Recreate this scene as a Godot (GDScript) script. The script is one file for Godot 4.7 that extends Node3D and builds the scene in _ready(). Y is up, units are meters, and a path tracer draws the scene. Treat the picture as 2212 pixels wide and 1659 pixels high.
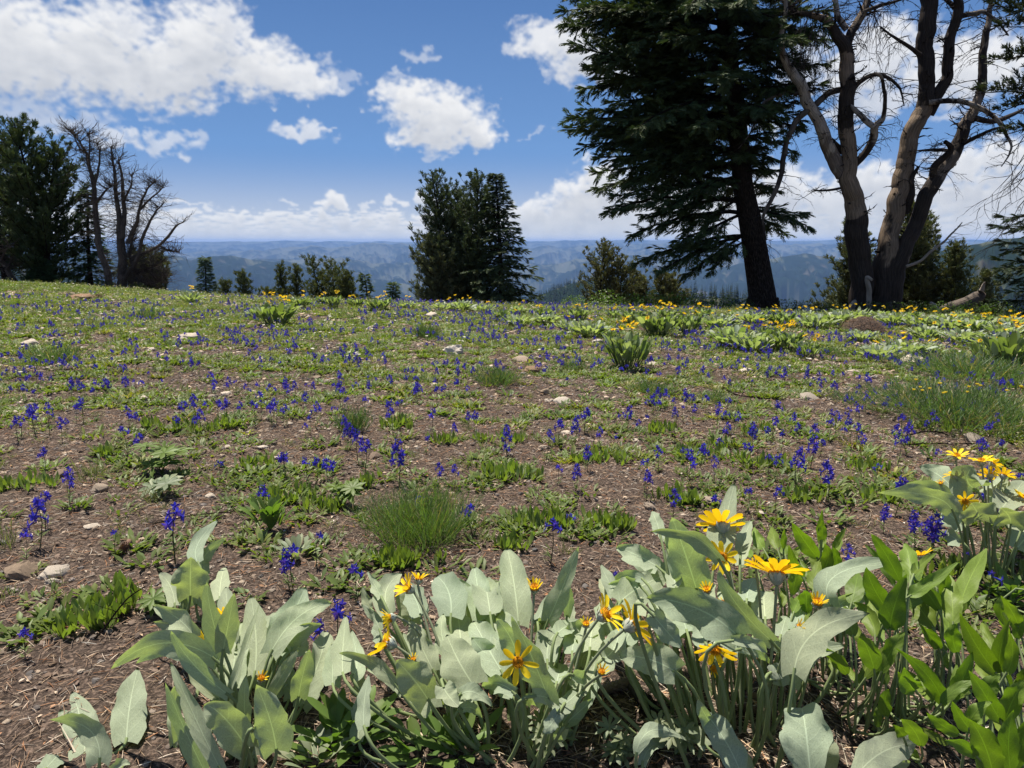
extends Node3D
# A stony subalpine meadow in June: balsamroot and larkspur in front, pines, a big fir and a bleached snag on the crest, hazy hills beyond.
# Pixel positions quoted below are those of the photograph scaled to 2212 x 1659; ray() turns one into a direction, ground or a usual size gives the distance.

const FPX := 1534.0
const EYE := Vector3(0, 1.0, 0)
const PITCH := 11.3

var rng := RandomNumberGenerator.new()
var taken := {}
var M := {}
var fine := FastNoiseLite.new()
var broad := FastNoiseLite.new()
var tilt := Basis(Vector3.RIGHT, deg_to_rad(-PITCH))


class Geo:
	var v := PackedVector3Array()
	var n := PackedVector3Array()
	var c := PackedColorArray()
	var uv := PackedVector2Array()
	var i := PackedInt32Array()

	func add(t: Geo, x: Transform3D, col: Color) -> void:
		var o := v.size()
		v.append_array(x * t.v)
		n.append_array(Transform3D(x.basis.orthonormalized(), Vector3.ZERO) * t.n)
		var cc := PackedColorArray()
		cc.resize(t.v.size())
		cc.fill(col)
		c.append_array(cc)
		uv.append_array(t.uv)
		var ti := t.i
		var s := i.size()
		i.resize(s + ti.size())
		for k in ti.size():
			i[s + k] = ti[k] + o

	func add_own(t: Geo, x: Transform3D, tint: Color) -> void:
		var o := c.size()
		add(t, x, tint)
		for k in t.c.size():
			c[o + k] = t.c[k] * tint

	# rows x columns of points as a smooth sheet; its front is (along rows) x (along columns)
	func sheet(nr: int, nc: int, p: PackedVector3Array, uvs: PackedVector2Array, col: Color) -> void:
		var o := v.size()
		v.append_array(p)
		uv.append_array(uvs)
		for r in nr:
			for k in nc:
				var a := p[mini(r + 1, nr - 1) * nc + k] - p[maxi(r - 1, 0) * nc + k]
				var b := p[r * nc + mini(k + 1, nc - 1)] - p[r * nc + maxi(k - 1, 0)]
				var m := a.cross(b)
				n.append(m.normalized() if m.length_squared() > 1e-16 else Vector3.UP)
				c.append(col)
		for r in nr - 1:
			for k in nc - 1:
				var a := o + r * nc + k
				i.append_array(PackedInt32Array([a, a + 1, a + nc, a + 1, a + nc + 1, a + nc]))

	func tri(a: Vector3, b: Vector3, d: Vector3, col: Color) -> void:
		var o := v.size()
		var m := (d - a).cross(b - a).normalized()
		for q in [a, b, d]:
			v.append(q)
			n.append(m)
			c.append(col)
			uv.append(Vector2.ZERO)
		i.append_array(PackedInt32Array([o, o + 1, o + 2]))

	# a leaf-like lozenge from a along d, w wide
	func lozenge(a: Vector3, d: Vector3, side: Vector3, col: Color, at := 0.45) -> void:
		var o := v.size()
		var m := d.cross(side).normalized()
		for q in [a, a + d * at - side, a + d * at + side, a + d]:
			v.append(q)
			n.append(m)
			c.append(col)
			uv.append(Vector2.ZERO)
		i.append_array(PackedInt32Array([o, o + 2, o + 1, o + 1, o + 2, o + 3]) if (v[o + 1] - v[o]).cross(v[o + 2] - v[o]).dot(m) > 0 else PackedInt32Array([o, o + 1, o + 2, o + 1, o + 3, o + 2]))

	func tube(p: PackedVector3Array, rad: PackedFloat32Array, sides: int, col: Color, rough := 0.0, noise: FastNoiseLite = null, vscale := 1.0) -> void:
		var t := (p[1] - p[0]).normalized()
		var s := t.cross(Vector3(0.31, 0.2, 0.93)).normalized()
		var pts := PackedVector3Array()
		var uvs := PackedVector2Array()
		var along := 0.0
		for k in p.size():
			var d := (p[mini(k + 1, p.size() - 1)] - p[maxi(k - 1, 0)]).normalized()
			s = (s - d * s.dot(d)).normalized()
			var u := d.cross(s)
			if k:
				along += p[k].distance_to(p[k - 1])
			for j in sides + 1:
				var a := -TAU * (j % sides) / sides
				var q := s * cos(a) + u * sin(a)
				var r := rad[k]
				if noise:
					var w := p[k] + q * r
					r *= 1.0 + rough * noise.get_noise_3d(w.x * 6.0, w.y * 1.6, w.z * 6.0)
				pts.append(p[k] + q * r)
				uvs.append(Vector2(float(j) / sides, along * vscale))
		sheet(p.size(), sides + 1, pts, uvs, col)
		var o := v.size() - p.size() * (sides + 1)   # close the seam of the shading
		for k in p.size():
			var a := o + k * (sides + 1)
			var m := (n[a] + n[a + sides]).normalized()
			n[a] = m
			n[a + sides] = m

	func mesh(m: Material) -> ArrayMesh:
		var a := []
		a.resize(Mesh.ARRAY_MAX)
		a[Mesh.ARRAY_VERTEX] = v
		a[Mesh.ARRAY_NORMAL] = n
		a[Mesh.ARRAY_COLOR] = c
		a[Mesh.ARRAY_TEX_UV] = uv
		a[Mesh.ARRAY_INDEX] = i
		var out := ArrayMesh.new()
		out.add_surface_from_arrays(Mesh.PRIMITIVE_TRIANGLES, a)
		out.surface_set_material(0, m)
		return out


func ray(px: float, py: float) -> Vector3:
	return tilt * Vector3((px - 1106.0) / FPX, (829.5 - py) / FPX, -1.0)


func at_dist(px: float, py: float, d: float) -> Vector3:
	var q := ray(px, py)
	return EYE + q * (d / -q.z)


# the point of the ground that a pixel shows, or, with up, the place on the ground of a thing that shows there at that height
func on_ground(px: float, py: float, up := 0.0) -> Vector3:
	var q := ray(px, py)
	var d := 0.7
	while d < 30.0:
		var p := EYE + q * (d / -q.z)
		var h := ground_h(p.x, p.z)
		if p.y - up <= h:
			return Vector3(p.x, h, p.z)
		d += 0.012 * d
	return Vector3(q.x / -q.z * 16.0, ground_h(q.x / -q.z * 16.0, -16.0), -16.0)


func lie_of_land(x: float, z: float) -> float:
	var f := maxf(-z, 0.0)
	var h := -0.020 * clampf(x, -40.0, 40.0) - 0.0012 * f * f - 0.0018 * f
	var e := clampf(f - 13.0, 0.0, 16.0)
	h -= 0.0082 * e * e
	if f > 29.0:
		h -= 0.2624 * (f - 29.0)
	h += 0.42 * exp(-((x + 14.0) * (x + 14.0) / 34.0 + (f - 18.0) * (f - 18.0) / 30.0))
	h -= 0.10 * exp(-((x - 12.0) * (x - 12.0) / 30.0 + (f - 12.0) * (f - 12.0) / 40.0))
	return h


func ground_h(x: float, z: float) -> float:
	var r := Vector2(x, z).length()
	return lie_of_land(x, z) + 0.030 * broad.get_noise_2d(x * 60.0, z * 60.0) * clampf(r * 0.4, 0.3, 1.0) + 0.011 * fine.get_noise_2d(x * 320.0, z * 320.0)


func numbered(called: String) -> String:
	var k: int = taken.get(called, 0)
	taken[called] = k + 1
	return called if k == 0 else "%s_%03d" % [called, k]


func tag(o: Node3D, label: String, category := "", group := "", kind := "") -> Node3D:
	if label:
		o.set_meta("label", label)
	if category:
		o.set_meta("category", category)
	if group:
		o.set_meta("group", group)
	if kind:
		o.set_meta("kind", kind)
	return o


func thing(called: String, where: Vector3, label: String, category: String, group := "") -> Node3D:
	var o := Node3D.new()
	o.name = numbered(called)
	o.position = where
	add_child(o)
	return tag(o, label, category, group)


func top(called: String, m: Mesh, label: String, category := "", group := "", kind := "") -> MeshInstance3D:
	var o := MeshInstance3D.new()
	o.name = numbered(called)
	o.mesh = m
	add_child(o)
	tag(o, label, category, group, kind)
	return o


func part(parent: Node3D, called: String, m: Mesh, x := Transform3D()) -> MeshInstance3D:
	var o := MeshInstance3D.new()
	o.name = called
	o.mesh = m
	o.transform = x
	parent.add_child(o, true)
	return o


func scatter(called: String, m: Mesh, places: Array, tints: PackedColorArray, label: String) -> void:
	if places.is_empty():
		return
	var mm := MultiMesh.new()
	mm.transform_format = MultiMesh.TRANSFORM_3D
	mm.use_colors = true
	mm.mesh = m
	mm.instance_count = places.size()
	for k in places.size():
		mm.set_instance_transform(k, places[k])
		mm.set_instance_color(k, tints[k])
	var o := MultiMeshInstance3D.new()
	o.name = numbered(called)
	o.multimesh = mm
	add_child(o)
	tag(o, label, "", "", "stuff")


func vary(c: Color, by: float) -> Color:
	var k := 1.0 + rng.randf_range(-by, by)
	var w := rng.randf_range(-by, by) * 0.35
	return Color(c.r * (k + w), c.g * k, c.b * (k - w))


func rnd(a: float, b: float) -> float:
	return rng.randf_range(a, b)


func facing(z: Vector3, y: Vector3) -> Basis:
	z = z.normalized()
	var x := y.cross(z)
	x = x.normalized() if x.length_squared() > 1e-8 else Vector3.RIGHT
	return Basis(x, z.cross(x), z)


func bend(a: Vector3, b: Vector3, c: Vector3, t: float) -> Vector3:   # through b at the middle
	var k := 2.0 * b - (a + c) * 0.5
	return a * (1 - t) * (1 - t) + k * 2 * t * (1 - t) + c * t * t


func material(called: String, col := Color.WHITE, rough := 0.7, through := Color.BLACK, spec := 0.35) -> StandardMaterial3D:
	var m := StandardMaterial3D.new()
	m.resource_name = called
	m.albedo_color = col
	m.vertex_color_use_as_albedo = true
	m.roughness = rough
	m.metallic_specular = spec
	if through != Color.BLACK:
		m.backlight_enabled = true
		m.backlight = through.linear_to_srgb()
	return m


func picture(w: int, h: int, paint: Callable) -> ImageTexture:
	var data := PackedByteArray()
	data.resize(w * h * 3)
	for y in h:
		for x in w:
			var q: Color = paint.call(x, y)
			var k := (y * w + x) * 3
			data[k] = int(clampf(q.r, 0, 1) * 255)
			data[k + 1] = int(clampf(q.g, 0, 1) * 255)
			data[k + 2] = int(clampf(q.b, 0, 1) * 255)
	return ImageTexture.create_from_image(Image.create_from_data(w, h, false, Image.FORMAT_RGB8, data))


# ---------------------------------------------------------------- air and light

func set_camera() -> void:
	var c := Camera3D.new()
	c.name = "camera"
	c.fov = 56.8
	c.near = 0.05
	c.far = 150000.0
	c.position = EYE
	c.rotation_degrees.x = -PITCH
	add_child(c)
	c.current = true


func set_sky() -> void:
	var e := Environment.new()
	e.background_mode = Environment.BG_SKY
	e.tonemap_mode = Environment.TONE_MAPPER_LINEAR
	e.tonemap_exposure = 1.82
	e.sdfgi_enabled = true
	e.ssao_enabled = true
	e.ssil_enabled = true
	e.fog_enabled = true
	e.fog_density = 0.000044
	e.fog_light_color = Color(0.29, 0.51, 1.0).linear_to_srgb()
	var s := PanoramaSkyMaterial.new()
	s.panorama = ImageTexture.create_from_image(sky_image())
	s.energy_multiplier = 0.47
	e.sky = Sky.new()
	e.sky.sky_material = s
	var w := WorldEnvironment.new()
	w.name = "world"
	w.environment = e
	add_child(w)


func set_sun() -> void:
	var l := DirectionalLight3D.new()
	l.name = "sun"
	l.light_energy = 1.6
	l.light_angular_distance = 0.53
	l.light_color = Color(1.0, 0.96, 0.9)
	l.shadow_enabled = true
	var towards := Vector3(-0.62, 0, -1).normalized() * cos(deg_to_rad(69)) + Vector3.UP * sin(deg_to_rad(69))
	l.look_at_from_position(towards * 50.0, Vector3.ZERO, Vector3.FORWARD)
	add_child(l)


# clouds of the photograph: centre and half axes in its pixels, and how solid
var puffs := [
	[20, 110, 170, 125, 1.0], [190, 125, 150, 110, 1.0], [330, 165, 150, 82, 1.0], [425, 110, 95, 100, 1.0], [480, 70, 55, 80, 0.9], [560, 150, 100, 66, 1.0], [640, 168, 80, 44, 0.95], [700, 186, 46, 20, 0.8], [250, 60, 90, 60, 0.9],
	[747, 175, 22, 26, 0.35], [40, 238, 80, 18, 0.5], [110, 262, 70, 30, 0.55], [245, 296, 52, 24, 0.7], [180, 270, 60, 30, 0.45], [365, 312, 52, 26, 0.6], [410, 290, 26, 12, 0.45], [655, 285, 62, 15, 0.75], [690, 284, 38, 8, 0.7],
	[895, 224, 82, 50, 1.0], [865, 206, 44, 36, 0.85], [955, 258, 100, 64, 1.0], [1030, 288, 55, 32, 1.0], [930, 298, 90, 34, 1.0], [858, 158, 12, 14, 0.4], [945, 335, 34, 7, 0.4], [905, 122, 40, 16, 0.42],
	[1180, 92, 78, 40, 0.9], [1235, 98, 62, 62, 0.95], [1118, 100, 26, 22, 0.6], [1265, 138, 80, 40, 0.9], [1330, 160, 70, 30, 0.7],
	[1262, 342, 26, 9, 0.7], [1150, 290, 26, 5, 0.3], [1175, 285, 16, 5, 0.3], [725, 434, 28, 15, 0.95], [612, 442, 18, 6, 0.6], [800, 446, 14, 6, 0.6], [850, 440, 17, 9, 0.8], [925, 435, 26, 13, 0.8], [380, 444, 90, 5, 0.7], [780, 463, 110, 2.5, 0.5],
	[1905, 110, 90, 66, 0.9], [1850, 165, 90, 56, 0.9], [2090, 150, 140, 76, 0.95], [2010, 200, 70, 34, 0.8], [1905, 228, 62, 30, 0.8], [1840, 230, 60, 40, 0.7], [1740, 150, 60, 60, 0.6], [1660, 275, 36, 14, 0.55], [2070, 245, 60, 16, 0.5],
	[1235, 405, 36, 22, 0.95], [1300, 400, 66, 50, 1.0], [1265, 440, 90, 44, 1.0], [1150, 452, 42, 24, 0.95], [1190, 480, 110, 38, 1.0], [1350, 470, 140, 50, 0.95], [1480, 440, 110, 56, 0.9], [1620, 440, 110, 60, 0.95], [1690, 415, 70, 60, 0.95],
	[1790, 440, 90, 50, 0.9], [1900, 400, 80, 50, 0.95], [1960, 430, 120, 60, 0.95], [2080, 360, 70, 48, 0.95], [2160, 345, 90, 52, 0.95], [2130, 430, 150, 60, 0.95],
]


func smooth(a: float, b: float, x: float) -> float:
	var t := clampf((x - a) / (b - a), 0.0, 1.0)
	return t * t * (3.0 - 2.0 * t)


func clear_air(el: float) -> Color:   # linear colour of the clear sky at a height in degrees
	var t := clampf(el / 24.0, 0.0, 1.0)
	var low := Color(0.78, 0.83, 0.90)
	var mid := Color(0.20, 0.40, 0.78)
	var high := Color(0.075, 0.185, 0.480)
	var c := low.lerp(mid, pow(smooth(-0.02, 0.30, t), 0.75)) if t < 0.30 else mid.lerp(high, pow((t - 0.30) / 0.70, 0.85))
	return c.lerp(Color(0.045, 0.125, 0.36), smooth(24.0, 80.0, el))


func cloud_field(w: int, h: int, az0: float, az1: float, el0: float, el1: float, detailed: bool) -> Image:
	# first how much cloud, then its light: what has cloud between it and the sun above is greyer
	var edge := FastNoiseLite.new()
	edge.seed = 11
	edge.frequency = 0.16
	edge.fractal_octaves = 6
	edge.fractal_gain = 0.47
	var lump := FastNoiseLite.new()
	lump.seed = 5
	lump.frequency = 0.12
	lump.fractal_octaves = 3
	var wisp := FastNoiseLite.new()
	wisp.seed = 23
	wisp.frequency = 0.5
	wisp.fractal_octaves = 4
	var list := []
	for p in puffs:
		var d := ray(p[0], p[1]).normalized()
		var deg := rad_to_deg(1.0 / FPX) * cos(atan((p[0] - 1106.0) / FPX))
		list.append([rad_to_deg(atan2(d.x, -d.z)), rad_to_deg(asin(d.y)), p[2] * deg, p[3] * deg * 1.02, p[4]])
	var thick := PackedFloat32Array()
	thick.resize(w * h)
	for y in h:
		var el := lerpf(el1, el0, (y + 0.5) / h)
		var near := []
		for p in list:
			if absf(p[1] - el) < p[3] * 1.5 + 0.6:
				near.append(p)
		var shrink := 1.0 / clampf(0.16 + el * 0.05, 0.16, 1.0)   # clouds far off near the horizon are finer and flatter
		var stretch := cos(deg_to_rad(el))
		for x in w:
			var az := lerpf(az0, az1, (x + 0.5) / w)
			var e := edge.get_noise_2d(az * 6.0 * stretch, el * 8.0) * 0.62 + wisp.get_noise_2d(az * 5.0, el * 7.0) * 0.14
			var sx := az + edge.get_noise_2d(az * 3.0 + 90.0, el * 4.0) * 1.3
			var sy := el + edge.get_noise_2d(az * 3.0 - 70.0, el * 4.0 + 40.0) * 0.9
			var s := 0.0
			for p in near:
				var a: float = (sx - p[0]) / p[2]
				if absf(a) > 1.6:
					continue
				var b: float = (sy - p[1]) / p[3]
				if b < 0:
					b *= 1.15   # flatter bases
				var k: float = 1.14 - sqrt(a * a + b * b)
				if k > 0:
					var one: float = smooth(0.0, 0.8, k + 0.1 + e * (0.66 if p[4] > 0.7 else 1.05)) * p[4]
					s = maxf(s, one)
			# the bank along the horizon
			if el < 3.4 and el > 0.0:
				var tall := (2.35 if az < -3.0 or absf(az) > 45.0 else 2.7) + lump.get_noise_2d(az * 5.0, 7.0) * 0.7 + edge.get_noise_2d(az * 4.0, 3.0 + el * 9.0) * 0.6
				var holes := lump.get_noise_2d(az * 4.5, el * 34.0) * 0.8 + edge.get_noise_2d(az * 5.0 + 30.0, el * 24.0) * 0.5
				s = maxf(s, smooth(tall + 0.12, tall - 0.22, el) * smooth(-0.42, 0.10, holes + 0.12 * (tall - el)) * smooth(-0.5, 0.5, el) * 0.94)
			# the same kind of sky beyond the frame
			var out := maxf(smooth(36.0, 44.0, absf(az)), smooth(20.0, 26.0, el))
			if out > 0.0:
				var g := lump.get_noise_2d(az * 0.55 * stretch + 200.0, el * 0.9) + edge.get_noise_2d(az * 1.6 * stretch, el * 2.4) * 0.45
				s = maxf(s, smooth(0.16, 0.42, g) * out)
			thick[y * w + x] = s
	var im := Image.create_empty(w, h, false, Image.FORMAT_RGBF)
	var reach := maxi(1, int(2.2 * h / (el1 - el0)))
	for x in w:
		var over := 0.0   # running share of cloud above
		for y in h:
			var s := thick[y * w + x]
			var el := lerpf(el1, el0, (y + 0.5) / h)
			var az := lerpf(az0, az1, (x + 0.5) / w)
			var above := thick[maxi(0, y - reach / 8) * w + x]
			over += (s - over) / (reach * clampf(0.15 + el * 0.08, 0.2, 1.0))
			var m := lump.get_noise_2d(az * 3.2 + 50.0, el * 5.5) * 0.9 + edge.get_noise_2d(az * 2.4, el * 4.5 + 60.0) * 0.35
			var shade := clampf(over * 1.05 - 0.34 + m * 0.26 + (above - s) * 0.12, 0.0, 1.0)
			var white := Color(1.04, 1.05, 1.07).lerp(Color(0.52, 0.57, 0.67), shade)
			white = white.lerp(Color(0.80, 0.86, 0.94), smooth(3.5, 0.0, el) * 0.45)
			im.set_pixel(x, y, clear_air(el).lerp(white, s))
	return im


func sky_image() -> Image:
	var coarse := cloud_field(720, 180, -180.0, 180.0, 0.0, 90.0, false)
	coarse.resize(4096, 1024, Image.INTERPOLATE_CUBIC)
	var upper := Image.create_empty(4096, 1024, false, Image.FORMAT_RGBF)
	upper.blit_rect(coarse, Rect2i(0, 0, 4096, 1024), Vector2i.ZERO)
	var x0 := 1524   # the part about the frame, in full
	var w := 1048
	var h := 300
	var close := cloud_field(w, h, -180.0 + x0 * 360.0 / 4096.0, -180.0 + (x0 + w) * 360.0 / 4096.0, 0.0, h * 180.0 / 2048.0, true)
	upper.blit_rect(close, Rect2i(0, 0, w, h), Vector2i(x0, 1024 - h))
	var whole := Image.create_empty(4096, 2048, false, Image.FORMAT_RGBF)   # a panorama begins straight ahead
	whole.fill(Color(0.30, 0.33, 0.36))
	whole.blit_rect(upper, Rect2i(2048, 0, 2048, 1024), Vector2i.ZERO)
	whole.blit_rect(upper, Rect2i(0, 0, 2048, 1024), Vector2i(2048, 0))
	return whole


# ---------------------------------------------------------------- ground and hills

func make_ground() -> void:
	var angles := PackedFloat32Array()
	var a := -180.0
	while a < 180.0:
		angles.append(a)
		a += 0.45 if absf(a) < 46.0 else 4.0
	angles.append(180.0)
	var rings := PackedFloat32Array()
	var r := 0.25
	while r < 75.0:
		rings.append(r)
		r *= 1.014
	var p := PackedVector3Array()
	var uvs := PackedVector2Array()
	for q in rings:
		for w in angles:
			var x := q * sin(deg_to_rad(w))
			var z := -q * cos(deg_to_rad(w))
			p.append(Vector3(x, ground_h(x, z), z))
			uvs.append(Vector2(x, z))
	var g := Geo.new()
	g.sheet(rings.size(), angles.size(), p, uvs, Color.WHITE)
	tag(top("ground", g.mesh(M.soil), ""), "brown stony soil under needle litter", "", "", "structure")


# ridges, nearest first: distance, then silhouette as pixels of the photograph, then steepness of the slope facing the meadow and how much it is wooded
var ridges := [
	[720.0, [[1170, 900], [1330, 720], [1430, 656], [1500, 641], [1570, 644], [1650, 658], [1800, 760], [1900, 900]], 0.25, 0.4],
	[1900.0, [[900, 900], [1090, 700], [1170, 636], [1225, 611], [1290, 602], [1360, 610], [1480, 632], [1600, 668], [1750, 800]], 0.22, 0.95],
	[2600.0, [[-500, 530], [0, 548], [70, 566], [160, 600], [300, 680], [1600, 800], [1800, 700], [1900, 620], [2000, 552], [2080, 532], [2150, 513], [2240, 507], [2500, 510], [2900, 514]], 0.2, 0.85],
	[8200.0, [[-500, 540], [0, 540], [200, 545], [330, 549], [400, 557], [470, 552], [540, 556], [640, 570], [760, 596], [900, 620], [1100, 640], [1250, 610], [1400, 590], [1560, 574], [1650, 560], [1740, 549], [1800, 553], [1880, 566], [2000, 580], [2300, 590], [2800, 560]], 0.17, 0.92],
	[11500.0, [[-500, 545], [200, 552], [420, 560], [600, 558], [760, 561], [900, 568], [1020, 569], [1170, 570], [1290, 558], [1390, 549], [1470, 554], [1560, 556], [1700, 560], [1900, 552], [2300, 545], [2800, 545]], 0.13, 0.5],
	[17500.0, [[-500, 535], [250, 542], [380, 547], [480, 541], [560, 539], [630, 534], [700, 533], [760, 530], [850, 527], [940, 530], [1100, 532], [1200, 533], [1340, 528], [1420, 523], [1560, 523], [1700, 527], [1900, 528], [2300, 520], [2800, 525]], 0.1, 0.35],
	[25000.0, [[-500, 521], [200, 522], [380, 523], [520, 521], [640, 519.5], [760, 521], [900, 522], [1000, 521], [1120, 522], [1200, 520], [1320, 518.5], [1420, 518], [1520, 520], [1640, 521], [1750, 518.5], [1850, 517.5], [1950, 519], [2100, 518], [2300, 520], [2800, 521]], 0.08, 0.4],
]


func hills_h(az: float, r: float, lines: Array) -> Array:
	var x := r * sin(az)
	var z := -r * cos(az)
	var best := maxf(-2.0 - 0.31 * (r - 40.0), -760.0)
	var wooded := 0.9
	var ridge := 0.3
	for k in ridges.size():
		var line: PackedFloat32Array = lines[k]
		var t := clampf((rad_to_deg(az) + 55.0) / 0.25, 0.0, line.size() - 1.001)
		var e := lerpf(line[int(t)], line[int(t) + 1], t - int(t)) + 0.005 * fine.get_noise_2d(rad_to_deg(az) * 16.0, 40.0 * k) * (clampf(ridges[k][0] / 6000.0, 0.2, 1.0) if k < 6 else 0.3)
		var d: float = ridges[k][0]
		var w := d * 0.09 * broad.get_noise_2d(rad_to_deg(az) * 3.0, d * 0.01)
		var off := r - d - w
		var crest := EYE.y + (d + w) * e
		var steep: float = ridges[k][2]
		var fall := absf(off) * (steep if off < 0 else steep * 0.8)
		var spur := absf(broad.get_noise_2d(x / d * 1700.0 + 77.0 * k, z / d * 650.0)) * 1.1 + 0.5 * fine.get_noise_2d(x / d * 1500.0, z / d * 800.0 + 31.0 * k)
		var h := crest - fall * (0.75 + spur) - minf(fall, d * 0.016) * absf(spur) * 0.9
		if h > best:
			best = h
			wooded = ridges[k][3]
			ridge = spur
	return [best, wooded, ridge]


func make_hills() -> void:
	var lines := []
	for q in ridges:
		var line := PackedFloat32Array()
		var pts: Array = q[1]
		for s in 441:
			var az := deg_to_rad(-55.0 + s * 0.25)
			var px := 1106.0 + FPX * tan(az) / cos(deg_to_rad(PITCH))
			var py: float = pts[0][1]
			for k in pts.size() - 1:
				if px >= pts[k][0]:
					py = lerpf(pts[k][1], pts[k + 1][1], clampf((px - pts[k][0]) / (pts[k + 1][0] - pts[k][0]), 0, 1))
			var d := ray(px, py)
			line.append(d.y / Vector2(d.x, d.z).length())
		lines.append(line)
	var rings := PackedFloat32Array()
	var r := 52.0
	while r < 29000.0:
		rings.append(r)
		r *= 1.09 if r < 450.0 else 1.03 if r < 6000.0 else 1.0115
	var n := 881
	var g := Geo.new()
	var p := PackedVector3Array()
	var uvs := PackedVector2Array()
	var cols := PackedColorArray()
	var wood := Color(0.008, 0.016, 0.010)
	var sage := Color(0.072, 0.082, 0.056)
	var dry := Color(0.11, 0.10, 0.075)
	for q in rings:
		for s in n:
			var az := deg_to_rad(-55.0 + s * 0.125)
			var hw := hills_h(az, q, lines)
			var x := q * sin(az)
			var z := -q * cos(az)
			p.append(Vector3(x, hw[0], z))
			uvs.append(Vector2(x, z))
			var m: float = broad.get_noise_2d(x * 0.10, z * 0.10) * 0.5 + fine.get_noise_2d(x * 0.35, z * 0.35) * 0.5 + (0.28 - hw[2]) * 1.1 + rng.randf_range(-0.2, 0.2)
			var c := sage.lerp(wood, smooth(-0.12, 0.22, m + (hw[1] - 0.42) * 1.1))
			c = c.lerp(dry, smooth(0.36, 0.52, fine.get_noise_2d(x * 0.22 + 500.0, z * 0.22)) * 0.5)
			cols.append(c)
	g.sheet(rings.size(), n, p, uvs, Color.WHITE)
	g.c = cols
	tag(top("hills", g.mesh(M.far_land), ""), "wooded and grassy hills across the valley", "", "", "structure")
	# the woods on the two near ridges
	var shapes := [far_conifer(1), far_conifer(2)]
	var places := [[], []]
	var tints := [PackedColorArray(), PackedColorArray()]
	for k in 2:
		var d0: float = ridges[k][0]
		for s in (700 if k == 0 else 2600):
			var az := deg_to_rad(rnd(1.0, 24.0) if k else rnd(11.5, 23.5))
			var q := d0 + rnd(-0.16, 0.03) * d0 if k else d0 + rnd(-130.0, 25.0)
			var hw := hills_h(az, q, lines)
			if k == 0 and fine.get_noise_2d(rad_to_deg(az) * 60.0, 3.0) < -0.1 and s > 250:
				continue
			var h := rnd(9.0, 19.0)
			var x := Transform3D(Basis(Vector3.UP, rnd(0, TAU)).scaled(Vector3(h * rnd(0.8, 1.2), h, h * rnd(0.8, 1.2))), Vector3(q * sin(az), hw[0] - 0.4, -q * cos(az)))
			places[s % 2].append(x)
			tints[s % 2].append(vary(Color(0.026, 0.044, 0.022), 0.35))
	for k in 2:
		scatter("forest", shapes[k], places[k], tints[k], "far-off conifer wood on the ridges below the meadow")


func far_conifer(s: int) -> Mesh:
	var g := Geo.new()
	rng.seed = 900 + s
	for k in 46:
		var y := pow(rnd(0.02, 1.0), 0.85)
		var a := rnd(0, TAU)
		var l := (1.02 - y) * rnd(0.11, 0.17) + 0.012
		var d := Vector3(cos(a), -0.35, sin(a)) * l
		g.lozenge(Vector3(0, y, 0), d * 1.3, Vector3(-sin(a), 0, cos(a)) * l * 0.55, Color.WHITE, 0.6)
	g.tube(PackedVector3Array([Vector3.ZERO, Vector3(0, 1, 0)]), PackedFloat32Array([0.016, 0.002]), 4, Color(0.6, 0.5, 0.5))
	return g.mesh(M.needles)


# ---------------------------------------------------------------- materials

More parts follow.
